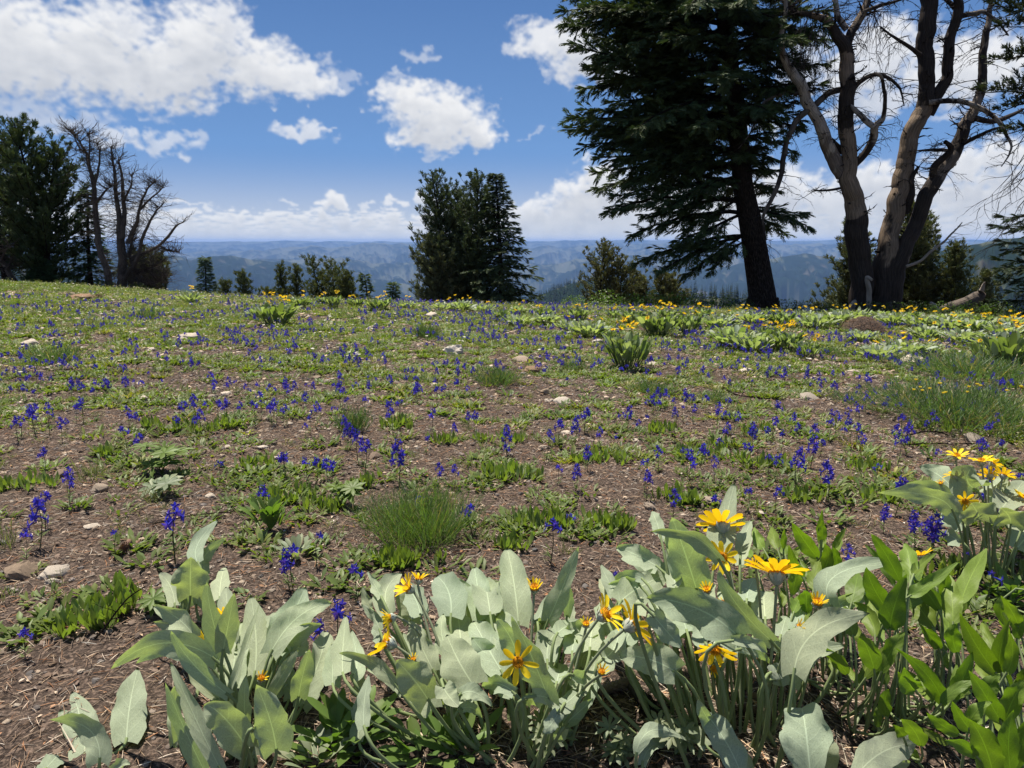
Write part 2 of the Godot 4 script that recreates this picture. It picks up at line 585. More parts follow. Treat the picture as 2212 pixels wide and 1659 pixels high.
func make_materials() -> void:
	fine.seed = 3
	fine.frequency = 0.02
	fine.fractal_octaves = 4
	broad.seed = 8
	broad.frequency = 0.01
	broad.fractal_octaves = 4
	var grit := FastNoiseLite.new()
	grit.seed = 41
	grit.frequency = 0.06
	grit.fractal_octaves = 5
	grit.fractal_gain = 0.65
	var grey := grit.get_seamless_image(512, 512)
	var grains := FastNoiseLite.new()
	grains.noise_type = FastNoiseLite.TYPE_CELLULAR
	grains.seed = 12
	grains.frequency = 0.09
	var cells := grains.get_seamless_image(512, 512)
	# soil: dark humus, paler dust and rusty needle crumbs
	var soil := picture(512, 512, func(x: int, y: int) -> Color:
		var a := grey.get_pixel(x, y).r
		var b := grey.get_pixel((x * 3) % 512, (y * 3 + 90) % 512).r
		var k := cells.get_pixel(x, y).r
		var c := Color(0.19, 0.155, 0.13).lerp(Color(0.37, 0.305, 0.255), smooth(0.35, 0.75, a))
		c = c.lerp(Color(0.50, 0.41, 0.33), smooth(0.62, 0.78, b) * 0.7)
		c = c.lerp(Color(0.10, 0.075, 0.06), smooth(0.55, 0.2, k) * 0.5)
		return c)
	var m := material("soil", Color(1.15, 1.20, 1.26), 0.95, Color.BLACK, 0.25)
	m.albedo_texture = soil
	m.vertex_color_use_as_albedo = false
	m.uv1_triplanar = true
	m.uv1_world_triplanar = true
	m.uv1_scale = Vector3(1.7, 1.7, 1.7)
	m.heightmap_enabled = true
	m.heightmap_texture = ImageTexture.create_from_image(grey)
	m.heightmap_scale = 1.0
	M.soil = m
	M.far_land = material("far_land", Color.WHITE, 1.0, Color.BLACK, 0.1)
	M.needles = material("needles", Color.WHITE, 0.65, Color(0.40, 0.42, 0.2), 0.3)
	M.green = material("green_leaf", Color.WHITE, 0.5, Color(0.80, 0.92, 0.26), 0.42)
	M.petal = material("petal", Color.WHITE, 0.6, Color(0.9, 0.78, 0.3), 0.3)
	M.blue = material("blue_petal", Color.WHITE, 0.6, Color(0.75, 0.75, 0.9), 0.3)
	M.disc = material("flower_disc", Color.WHITE, 0.9, Color.BLACK, 0.2)
	M.litter = material("litter", Color.WHITE, 0.75, Color.BLACK, 0.35)
	M.stalk = material("stalk", Color.WHITE, 0.7, Color(0.25, 0.3, 0.15), 0.3)
	# woolly leaf with paler veins
	var veins := picture(128, 256, func(x: int, y: int) -> Color:
		var u := absf((x + 0.5) / 64.0 - 1.0)
		var t := (y + 0.5) / 256.0
		var mottle := 0.84 + 0.08 * (grey.get_pixel(x * 3 % 512, y * 2 % 512).r - 0.5) * 2.0
		var rib := 1.0 - smooth(0.012, 0.04, u - 0.01 * (1.0 - t))
		var s := fposmod((t - u * 0.26 + 0.03 * (grey.get_pixel(x % 512, y / 2 % 512).r - 0.5) + (0.04 if x > 64 else 0.0)) * 6.5, 1.0)
		var side := (1.0 - smooth(0.0, 0.07, minf(s, 1.0 - s))) * smooth(1.0, 0.4, u) * 0.55
		var w := clampf(mottle + maxf(rib * 0.24, side * 0.15), 0.0, 1.0)
		var spot := smooth(0.80, 0.84, grey.get_pixel((x * 7 + 31) % 512, (y * 5 + 77) % 512).r)   # brown flecks
		return Color(w, w, w * 0.99).lerp(Color(0.34, 0.24, 0.12), spot * 0.8))
	var raised := picture(128, 256, func(x: int, y: int) -> Color:
		var u := absf((x + 0.5) / 64.0 - 1.0)
		var t := (y + 0.5) / 256.0
		var s := fposmod((t - u * 0.26 + 0.03 * (grey.get_pixel(x % 512, y / 2 % 512).r - 0.5) + (0.04 if x > 64 else 0.0)) * 6.5, 1.0)
		var w := 0.5 + 0.16 * sin(s * PI) * smooth(0.0, 0.2, u) + 0.15 * grey.get_pixel(x * 4 % 512, y * 2 % 512).r
		return Color(w, w, w))
	for q in [["sage", Color(0.82, 0.95, 0.28), 0.8, 0.25, 0.86], ["fresh", Color(0.72, 0.9, 0.12), 0.5, 0.42, 1.05]]:
		var f := material(q[0] + "_leaf", Color.WHITE, q[2], Color(q[1].r * q[4], q[1].g * q[4], q[1].b * q[4]), q[3])
		f.albedo_texture = veins
		f.heightmap_enabled = true
		f.heightmap_texture = raised
		f.heightmap_scale = 0.12
		if q[0] == "sage":
			f.rim_enabled = true
			f.rim = 0.35
		M[q[0]] = f
	# bark and weathered wood, grain along the length
	var bark := picture(256, 512, func(x: int, y: int) -> Color:
		var a := grey.get_pixel(x * 2 % 512, y / 3 % 512).r
		var b := grey.get_pixel(x * 5 % 512, y % 512).r
		var w := 0.45 + 0.55 * smooth(0.35, 0.7, a * 0.7 + b * 0.3)
		return Color(w, w * 0.985, w * 0.97))
	var bm := material("bark", Color.WHITE, 0.95, Color.BLACK, 0.2)
	bm.albedo_texture = bark
	bm.heightmap_enabled = true
	bm.heightmap_texture = bark
	bm.heightmap_scale = 1.6
	bm.uv1_scale = Vector3(2, 1, 1)
	M.bark = bm
	var wood := picture(256, 512, func(x: int, y: int) -> Color:
		var a := grey.get_pixel(x * 3 % 512, y / 8 % 512).r
		var w := 0.72 + 0.28 * smooth(0.3, 0.7, a)
		return Color(w, w * 0.97, w * 0.93))
	var wm := material("weathered_wood", Color.WHITE, 0.8, Color.BLACK, 0.3)
	wm.albedo_texture = wood
	wm.heightmap_enabled = true
	wm.heightmap_texture = wood
	wm.heightmap_scale = 1.8
	M.wood = wm
	var st := picture(256, 256, func(x: int, y: int) -> Color:
		var a := grey.get_pixel(x * 2 % 512, y * 2 % 512).r
		var b := grey.get_pixel((x * 5 + 40) % 512, (y * 5) % 512).r
		var w := 0.55 + 0.45 * smooth(0.3, 0.65, a * 0.6 + b * 0.4)
		return Color(w, w * 0.97, w * 0.92))
	var sm := material("stone", Color.WHITE, 0.9, Color.BLACK, 0.3)
	sm.albedo_texture = st
	sm.uv1_triplanar = true
	sm.uv1_scale = Vector3(2.5, 2.5, 2.5)
	sm.heightmap_enabled = true
	sm.heightmap_texture = st
	sm.heightmap_scale = 0.15
	M.stone = sm


# ---------------------------------------------------------------- trees

var sprays := []
var tufts := []


func make_foliage_shapes() -> void:
	rng.seed = 77
	for k in 4:   # a flat fir spray, 1 long
		var g := Geo.new()
		for s in 6:
			var t := 0.08 + s * 0.155
			for side in [-1.0, 1.0]:
				var l := 0.42 * (1.1 - t) * rnd(0.75, 1.25) + 0.08
				var d := Vector3(side * rnd(0.55, 0.85), rnd(-0.30, 0.12), rnd(0.55, 0.85)).normalized() * l
				g.lozenge(Vector3(0, 0, t), d, Vector3(d.z, rnd(-0.5, 0.5) * l, -d.x).normalized() * rnd(0.034, 0.052), Color.WHITE, 0.55)
		g.lozenge(Vector3(0, 0.0, 0), Vector3(rnd(-0.05, 0.05), rnd(-0.1, 0.0), 1.0), Vector3(0.06, 0.03, 0), Color.WHITE, 0.6)
		g.lozenge(Vector3(0, 0, 0.1), Vector3(0, 0.06, 0.85), Vector3(0, 0.06, 0), Color.WHITE, 0.5)
		sprays.append(g)
	for k in 4:   # a pine tuft: long needles all round a shoot, 1 long
		var g := Geo.new()
		for s in 13:
			var t := rnd(0.0, 0.6)
			var a := rnd(0, TAU)
			var o := rnd(0.22, 0.75)
			var d := Vector3(cos(a) * o, sin(a) * o, rnd(0.45, 0.9)).normalized() * rnd(0.38, 0.55)
			g.lozenge(Vector3(0, 0, t), d, d.cross(Vector3(rnd(-1, 1), rnd(-1, 1), rnd(-1, 1))).normalized() * rnd(0.04, 0.06), Color.WHITE, 0.5)
		tufts.append(g)


func limb(g: Geo, a: Vector3, b: Vector3, c: Vector3, r0: float, r1: float, sides: int, col: Color, steps := 7, wob := 0.0) -> PackedVector3Array:
	var p := PackedVector3Array()
	var w := PackedFloat32Array()
	for k in steps:
		var t := float(k) / (steps - 1)
		var q := bend(a, b, c, t)
		if k and wob:
			q += Vector3(rnd(-wob, wob), rnd(-wob, wob), rnd(-wob, wob))
		p.append(q)
		w.append(lerpf(r0, r1, pow(t, 0.8)))
	g.tube(p, w, sides, col, 0.0, null, 0.5)
	return p


# one fir bough: limb plus flat side twigs hung with sprays
func bough(wood: Geo, leafy: Geo, a: Vector3, c: Vector3, arch: float, r0: float, size: float, step: float, col: Color, bare := 0.2, bark := Color(0.05, 0.04, 0.034), fan := 0.32, full := false) -> void:
	var b := (a + c) * 0.5 + Vector3(0, arch, 0)
	var l := a.distance_to(c)
	limb(wood, a, b, c, r0, r0 * 0.2, 5, bark, 7, l * 0.008)
	var t := bare
	while t < 1.0:
		var q := bend(a, b, c, t)
		var d := (bend(a, b, c, minf(t + 0.05, 1.0)) - bend(a, b, c, t - 0.05)).normalized()
		var side := d.cross(Vector3.UP).normalized()
		for s: float in ([-1.0, 1.0, 0.0] if full else [-1.0, 1.0]):
			if rng.randf() < 0.1:
				continue
			var tl := clampf(fan * l * (1.12 - t), size * 0.5, 1.3) * rnd(0.6, 1.15)
			var td := (d * rnd(0.5, 0.95) + side * s * rnd(0.55, 0.95) + Vector3(0, rnd(-0.42, 0.06) if s else rnd(-0.9, 0.6), 0)).normalized()
			var k := 0.0
			while k < tl:
				var at := q + td * k + Vector3(0, -0.10 * k * k, 0)
				var sd := (td + Vector3(rnd(-0.5, 0.5), rnd(-0.55, 0.25), rnd(-0.5, 0.5))).normalized()
				leafy.add(sprays[rng.randi() % 4], Transform3D(facing(sd, Vector3(rnd(-0.4, 0.4), 1, rnd(-0.4, 0.4))).scaled(Vector3.ONE * size * rnd(0.7, 1.2)), at), vary(col, 0.3))
				k += size * 0.38
		t += step / l * rnd(0.7, 1.3)
	for k in 3:
		leafy.add(sprays[k], Transform3D(facing((c - b).normalized() + Vector3(rnd(-0.4, 0.4), rnd(-0.3, 0.3), rnd(-0.4, 0.4)), Vector3.UP).scaled(Vector3.ONE * size * 1.1), c - (c - b).normalized() * size * 0.3), vary(col, 0.3))


func tuft_branch(wood: Geo, leafy: Geo, a: Vector3, c: Vector3, sag: float, r0: float, size: float, step: float, col: Color, bare := 0.3, bark := Color(0.07, 0.06, 0.05)) -> void:
	var b := (a + c) * 0.5 + Vector3(0, -sag, 0)
	var l := a.distance_to(c)
	limb(wood, a, b, c, r0, r0 * 0.3, 4, bark, 6, l * 0.01)
	var t := bare
	while t < 1.02:
		var q := bend(a, b, c, minf(t, 1.0))
		var d := (bend(a, b, c, minf(t, 1.0)) - bend(a, b, c, t - 0.08)).normalized()
		for s in 4:
			var w := Vector3(rnd(-1, 1), rnd(-0.8, 1), rnd(-1, 1)) * (0.9 if t < 0.95 else 0.35)
			var td := (d + w + Vector3(0, 0.5, 0)).normalized()
			var tl := clampf(l * 0.34 * (1.2 - t), 0.0, 0.6) * rnd(0.3, 1.0)
			var k := 0.0
			while k <= tl:
				leafy.add(tufts[rng.randi() % 4], Transform3D(facing(td + Vector3(rnd(-0.3, 0.3), rnd(0, 0.5), rnd(-0.3, 0.3)), Vector3(0.3, 1, 0.2)).scaled(Vector3.ONE * size * rnd(0.75, 1.2)), q + td * k), vary(col, 0.28))
				k += size * 0.6
		t += step / l * rnd(0.7, 1.3)


func finish_tree(t: Node3D, trunk: Geo, wood: Geo, leafy: Geo) -> void:
	var at := Transform3D(Basis(), -t.position)
	for g in [trunk, wood, leafy]:
		g.v = at * g.v
	var tr := part(t, "trunk", trunk.mesh(M.bark))
	if wood.v.size():
		part(tr, "branches", wood.mesh(M.bark)).set_meta("kind", "stuff")
	if leafy.v.size():
		part(t, "crown", leafy.mesh(M.needles))


# a conical fir or a bushy pine at distance d, whose foot shows at px, top at (tx, ty), widest at wide pixels to each side
func conifer(called: String, label: String, group: String, d: float, px: float, tx: float, ty: float, wide: float, kind: String, col: Color, many: int, stems := 1, base_bare := 0.06, sink := 0.0, shape := 0.9) -> void:
	var foot := at_dist(px, 660, d)
	foot.y = ground_h(foot.x, foot.z) if d < 70.0 else foot.y - 3.0
	foot.y -= sink
	var tip := at_dist(tx, ty, d)
	var w := wide / FPX * d
	var t := thing(called, foot, label, "tree", group)
	var trunk := Geo.new()
	var wood := Geo.new()
	var leafy := Geo.new()
	var h := tip.y - foot.y
	for s in stems:
		var f := foot + Vector3(rnd(-0.25, 0.25), 0, rnd(-0.2, 0.2)) * (1.0 if stems > 1 else 0.0)
		var e := tip + (Vector3((s - (stems - 1) * 0.5) * w * 0.5, -h * rnd(0.0, 0.18) * (1.0 if s else 0.15), rnd(-0.4, 0.4) * w) if stems > 1 else Vector3.ZERO)
		var b := (f + e) * 0.5 + Vector3(rnd(-0.04, 0.04) * h, 0, rnd(-0.04, 0.04) * h)
		limb(trunk, f, b, e, h * (0.030 if stems == 1 else 0.022), 0.015, 8, Color(0.075, 0.062, 0.052), 12, h * 0.003)
		var n := int(many * (1.5 if kind != "fir" else 1.2) * (2.0 if many < 60 else 1.15)) / stems
		for k in n:
			var y := base_bare + (1.0 - base_bare) * pow((k + rng.randf()) / n, 0.92)
			var q := bend(f, b, e, y)
			var a := k * 2.399 + rnd(-0.5, 0.5)
			var out := Vector3(cos(a), 0, sin(a))
			if kind == "fir":
				var l := w * pow(1.0 - y, 0.95) * rnd(0.75, 1.15) + 0.10 * h / 5.0
				bough(wood, leafy, q, q + out * l + Vector3(0, l * (rnd(-0.35, -0.05) + y * 0.35), 0), l * 0.08, 0.012 + 0.008 * l, 0.20 + d * 0.0022, 0.20 + d * 0.002, col, 0.15)
			else:
				var l := w * (1.0 if stems == 1 else 0.72) * (pow(1.0 - y, 0.7) if kind == "cone" else pow(sin(PI * clampf(pow(y, shape) * 0.93 + 0.07, 0, 1)), 0.6)) * rnd(0.6, 1.15) + 0.12
				tuft_branch(wood, leafy, q, q + out * l + Vector3(0, l * rnd(0.15, 0.75) + y * l * 0.4, 0), l * 0.16, 0.010 + 0.012 * l, 0.17 + d * 0.0026, 0.20 + d * 0.0015, col, 0.15)
	finish_tree(t, trunk, wood, leafy)


func snag_px(q: Array, z: Array, d: float) -> Vector3:   # a point of a zoomed crop: origin and scale of the crop in full-size pixels
	return at_dist((z[0] + q[0] / z[2]) / 1.8517, (z[1] + q[1] / z[2]) / 1.8517, d)


func resample(p: PackedVector3Array, r: PackedFloat32Array, sub: int) -> Array:
	var c := Curve3D.new()
	var q := PackedVector3Array()
	var w := PackedFloat32Array()
	for k in p.size() - 1:
		for s in sub:
			var t := float(s) / sub
			q.append(p[k].cubic_interpolate(p[k + 1], p[maxi(k - 1, 0)], p[mini(k + 2, p.size() - 1)], t))
			w.append(lerpf(r[k], r[k + 1], t))
	q.append(p[p.size() - 1])
	w.append(r[r.size() - 1])
	return [q, w]


# dead twig that forks and tapers
func twig(g: Geo, a: Vector3, d: Vector3, l: float, r: float, col: Color, fork: int, droop := 0.0) -> void:
	var p := PackedVector3Array([a])
	var w := PackedFloat32Array([r])
	var q := a
	var dir := d.normalized()
	for k in 5:
		dir = (dir + Vector3(rnd(-0.3, 0.3), rnd(-0.3, 0.3) - droop, rnd(-0.3, 0.3))).normalized()
		q += dir * l / 5.0
		p.append(q)
		w.append(r * (1.0 - 0.17 * (k + 1)))
		if fork and rng.randf() < 0.62:
			twig(g, q, dir + Vector3(rnd(-1, 1), rnd(-0.8, 0.8), rnd(-1, 1)) * 0.9, l * rnd(0.3, 0.55), r * 0.6, col, fork - 1, droop)
	g.tube(p, w, 4, col, 0.0, null, 1.0)


func stem_of(parent: Node3D, called: String, pts: Array, z: Array, d: float, off: Array, col: Color, m: Material, sides := 12, patches := Color.BLACK) -> Array:
	var p := PackedVector3Array()
	var r := PackedFloat32Array()
	var clings := PackedFloat32Array()
	for k in pts.size():
		var dd: float = d + lerpf(off[0], off[1], float(k) / (pts.size() - 1))
		p.append(snag_px(pts[k], z, dd))
		r.append(pts[k][2] / z[2] / 1.8517 / FPX * dd)
		clings.append(pts[k][3] if pts[k].size() > 3 else 0.45)
	var s := resample(p, r, 14)
	clings = resample(p, clings, 14)[1]
	for k in s[0].size():   # crooked, as old wood is
		var q: Vector3 = s[0][k]
		s[0][k] = q + Vector3(fine.get_noise_3d(q.x * 40.0, q.y * 34.0, 5.0), 0, fine.get_noise_3d(q.x * 40.0, q.y * 34.0, 95.0)) * (0.06 + 0.35 * s[1][k])
	var g := Geo.new()
	g.tube(s[0], s[1], sides, col, 0.3, fine, 0.5)
	if patches != Color.BLACK:   # bark still clinging to the bare wood, in ragged patches
		for k in g.v.size():
			var q := g.v[k]
			var cl := clings[k / (sides + 1)]
			g.c[k] = vary(col, 0.06).lerp(patches, smooth(-0.03, 0.03, broad.get_noise_3d(q.x * 130.0, q.y * 60.0, q.z * 130.0) * 0.7 + fine.get_noise_3d(q.x * 200.0, q.y * 70.0, q.z * 200.0) * 0.35 + (cl - 0.5)))
	g.v = Transform3D(Basis(), -parent.global_position if parent.is_inside_tree() else Vector3.ZERO) * g.v
	var o := part(parent, called, g.mesh(m))
	return [o, s[0], s[1]]


func make_trees() -> void:
	make_foliage_shapes()
	big_fir()
	snag()
	grey_snags()
	rng.seed = 510
	var pine := Color(0.109, 0.131, 0.049)
	var dark := Color(0.048, 0.085, 0.038)
	# dark pines beside the grey snags
	conifer("pine_tree", "dense dark pine towering beside the grey dead trees", "", 21.0, 120, 78, 262, 118, "pine", Color(0.065, 0.094, 0.041), 88, 2, 0.05, 0.0, 0.8)
	conifer("pine_tree", "dark pine beside the grey snags with dead lower boughs", "", 22.0, 20, -30, 300, 90, "pine", Color(0.065, 0.089, 0.041), 60, 1, 0.15)
	conifer("fir_tree", "low dark fir crowded against the grey snags' trunks", "", 21.5, 200, 190, 410, 42, "fir", dark, 70, 1, 0.0)
	conifer("fir_tree", "small dark fir at the edge of the grassy bank", "", 20.5, 95, 84, 560, 30, "fir", dark, 34, 1, 0.0)
	conifer("pine_tree", "squat olive pine behind the grey dead trees", "", 24.0, 330, 320, 548, 52, "pine", Color(0.109, 0.124, 0.057), 46, 2, 0.02)
	# the row of young trees beyond the crest
	conifer("fir_tree", "young bluish fir alone beside a yellow-flowered clump", "", 33.0, 446, 443, 556, 42, "fir", Color(0.078, 0.124, 0.073), 52, 1, 0.0)
	conifer("pine_tree", "short pine sapling next to the young bluish fir", "", 34.0, 487, 486, 608, 36, "cone", pine, 26, 1, 0.0)
	conifer("pine_tree", "narrow young pine with pointed top among saplings", "", 35.0, 524, 521, 590, 40, "cone", pine, 36, 1, 0.0)
	conifer("pine_tree", "spindly pine with a bleached broken top", "", 34.0, 606, 604, 575, 34, "cone", pine, 26, 1, 0.25)
	conifer("pine_tree", "spindly pine twin beside the broken-topped one", "", 34.5, 636, 639, 578, 30, "cone", pine, 26, 1, 0.25)
	conifer("pine_tree", "low sprawling pine under the spindly twins", "", 33.0, 585, 580, 626, 30, "pine", pine, 26, 1, 0.0)
	conifer("pine_tree", "bushy many-topped pine left of a small pointed one", "", 36.0, 712, 706, 556, 70, "pine", pine, 84, 3, 0.0)
	conifer("pine_tree", "narrow pine between bushy pine and small fir", "", 35.5, 758, 752, 590, 40, "cone", pine, 34, 1, 0.0)
	conifer("fir_tree", "little pointed fir behind the yellow flowers", "", 34.0, 790, 786, 592, 34, "fir", Color(0.087, 0.128, 0.049), 36, 1, 0.0)
	conifer("fir_tree", "smallest round fir poking over the meadow's edge", "", 32.0, 852, 850, 610, 40, "fir", Color(0.087, 0.128, 0.049), 34, 1, 0.0)
	# the pair in the middle
	conifer("pine_tree", "tall many-stemmed pine touching a conical fir", "", 27.0, 1006, 984, 374, 98, "pine", Color(0.078, 0.106, 0.053), 170, 3, 0.04, 0.0, 0.75)
	conifer("pine_tree", "low pine with pale drooping boughs under the tall pair", "", 26.5, 960, 935, 520, 54, "pine", Color(0.120, 0.141, 0.073), 44, 1, 0.0)
	conifer("fir_tree", "tall conical fir touching the many-stemmed pine", "", 26.0, 1088, 1070, 376, 100, "fir", Color(0.057, 0.085, 0.038), 150, 1, 0.02)
	# behind the big fir
	conifer("pine_tree", "bushy olive pine standing alone near the big fir", "", 30.0, 1312, 1322, 524, 62, "pine", Color(0.135, 0.141, 0.061), 84, 2, 0.0)
	conifer("pine_tree", "low olive pine between bushy pine and big fir", "", 31.0, 1385, 1372, 580, 38, "pine", Color(0.135, 0.141, 0.061), 44, 2, 0.0)
	conifer("pine_tree", "wide low olive pine under the big fir's boughs", "", 30.5, 1450, 1440, 590, 46, "pine", Color(0.135, 0.141, 0.061), 50, 2, 0.0)
	# behind the snag
	conifer("pine_tree", "pale-tipped pine half hidden by the snag's trunk", "", 25.0, 1834, 1838, 488, 78, "cone", Color(0.113, 0.132, 0.065), 80, 1, 0.0)
	conifer("pine_tree", "broad olive pine behind the forked snag", "", 26.0, 1985, 1978, 440, 112, "cone", Color(0.113, 0.128, 0.053), 150, 2, 0.0)
	conifer("pine_tree", "smaller pointed pine at the foot of the broad olive pine", "", 25.0, 2075, 2066, 530, 56, "cone", Color(0.113, 0.132, 0.053), 60, 1, 0.0)
	conifer("pine_tree", "little open pine behind the fallen log", "", 24.0, 2135, 2130, 588, 30, "cone", Color(0.113, 0.132, 0.057), 26, 1, 0.0)
	edge_fir()


func big_fir() -> void:
	rng.seed = 301
	var z := [2200.0, 0.0, 1.2758]
	var d := 20.0
	var foot := snag_px([1085, 1560], z, d)
	foot.y = ground_h(foot.x, foot.z) - 0.05
	var t := thing("fir_tree", foot, "huge dark fir with thick leaning trunk and boughs reaching one way", "tree")
	var p := PackedVector3Array([foot])
	var r := PackedFloat32Array([0.62])
	var px := PackedFloat32Array()
	for q in [[1083, 1525, 66], [1072, 1440, 62], [1050, 1300, 58], [1030, 1180, 55], [1005, 1050, 50], [985, 950, 47], [968, 750, 44], [945, 500, 40], [920, 330, 37], [895, 180, 34], [875, 0, 30], [850, -250, 24], [825, -550, 16], [808, -800, 9], [800, -960, 2]]:
		p.append(snag_px(q, z, d))
		r.append(q[2] / z[2] / 1.8517 / FPX * d)
	var s := resample(p, r, 4)
	var trunk := Geo.new()
	trunk.tube(s[0], s[1], 18, Color(0.060, 0.050, 0.043), 0.12, fine, 0.5)
	for k in 7:   # root flare
		var a := k * 0.9
		limb(trunk, foot + Vector3(cos(a) * 0.28, 0.55, sin(a) * 0.28), foot + Vector3(cos(a) * 0.52, 0.16, sin(a) * 0.5), foot + Vector3(cos(a) * 0.95, -0.08, sin(a) * 0.9), 0.17, 0.05, 6, Color(0.06, 0.05, 0.043))
	var wood := Geo.new()
	var leafy := Geo.new()
	var col := Color(0.054, 0.082, 0.034)
	var mid := func(y: float) -> Vector3:   # the trunk's axis at a height in crop pixels
		var best := 0
		for k in p.size() - 1:
			if snag_px([0, y], z, d).y >= p[k].y:
				best = k
		var f := clampf((snag_px([0, y], z, d).y - p[best].y) / maxf(p[best + 1].y - p[best].y, 0.01), 0, 1)
		return p[best].lerp(p[best + 1], f)
	# boughs whose ends show against the sky: where each leaves the trunk, where its end is
	for q in [[1205, 440, 1345], [1190, 560, 1385], [1170, 700, 1400], [1215, 820, 1390], [1090, 420, 1200], [1075, 640, 1230], [1040, 300, 1075], [1010, 480, 1100], [1000, 700, 1170], [960, 245, 965], [930, 330, 1000], [900, 600, 1060], [860, 240, 880], [850, 420, 930], [800, 180, 745], [790, 330, 840], [760, 250, 800], [700, 105, 655], [690, 240, 700], [650, 110, 600], [620, 300, 650], [600, 170, 560], [540, 170, 450], [500, 300, 520], [470, 190, 350], [430, 260, 400], [380, 130, 230], [350, 260, 300], [300, 80, 130], [260, 200, 180], [220, 75, 55], [180, 170, 90], [120, 100, -20], [80, 200, 20], [40, 130, -120], [0, 220, -80],
			[1085, 1320, 1160], [1070, 1290, 1090], [1100, 1200, 1190], [1060, 1130, 1060], [880, 1100, 885], [960, 1110, 960], [760, 1080, 755], [800, 1090, 830], [640, 1180, 600], [600, 1160, 560], [560, 1230, 520], [480, 1390, 430], [440, 1300, 430], [400, 1390, 330], [340, 1300, 330], [300, 1380, 200], [250, 1400, 130], [200, 1300, 160], [140, 1400, 60], [100, 1300, 50], [40, 1380, -40]]:
		var a: Vector3 = mid.call(q[0])
		var c := snag_px([q[1], q[2]], z, d + rnd(-1.3, 1.3))
		bough(wood, leafy, a, c, rnd(-0.05, 0.22) * a.distance_to(c) * 0.5, 0.028 + 0.012 * a.distance_to(c), 0.32, 0.16, col, 0.20 if q[0] < 900 else 0.28, Color(0.05, 0.04, 0.034), 0.32, true)
	# boughs towards and away from the meadow, and those above the frame
	var y := 940.0
	var k := 0
	while y > -930.0:
		var a: Vector3 = mid.call(y)
		var w := k * 2.399
		var l := 3.3 * clampf((y + 1050.0) / 1150.0, 0.1, 1.0) * rnd(0.75, 1.1) * (0.55 if y > 760.0 else 1.0)
		var out := Vector3(cos(w), 0, sin(w))
		if out.x > 0.3:
			l *= 0.62
		elif out.x < -0.3:
			l *= 1.15
		bough(wood, leafy, a, a + out * l + Vector3(0, l * rnd(-0.32, 0.02), 0), l * 0.07, 0.03 + 0.012 * l, 0.34, 0.22, col, 0.2, Color(0.05, 0.04, 0.034), 0.32, true)
		y -= 19.0
		k += 1
	for q in 60:   # bare hanging twigs under the boughs
		var a: Vector3 = mid.call(rnd(500, 1250))
		twig(wood, a + Vector3(rnd(-1.6, 0.5), 0, rnd(-0.8, 0.8)) * 0.5, Vector3(rnd(-1, 0.6), -0.5, rnd(-0.6, 0.6)), rnd(0.3, 0.9), 0.010, Color(0.09, 0.08, 0.07), 1, 0.1)
	finish_tree(t, trunk, wood, leafy)


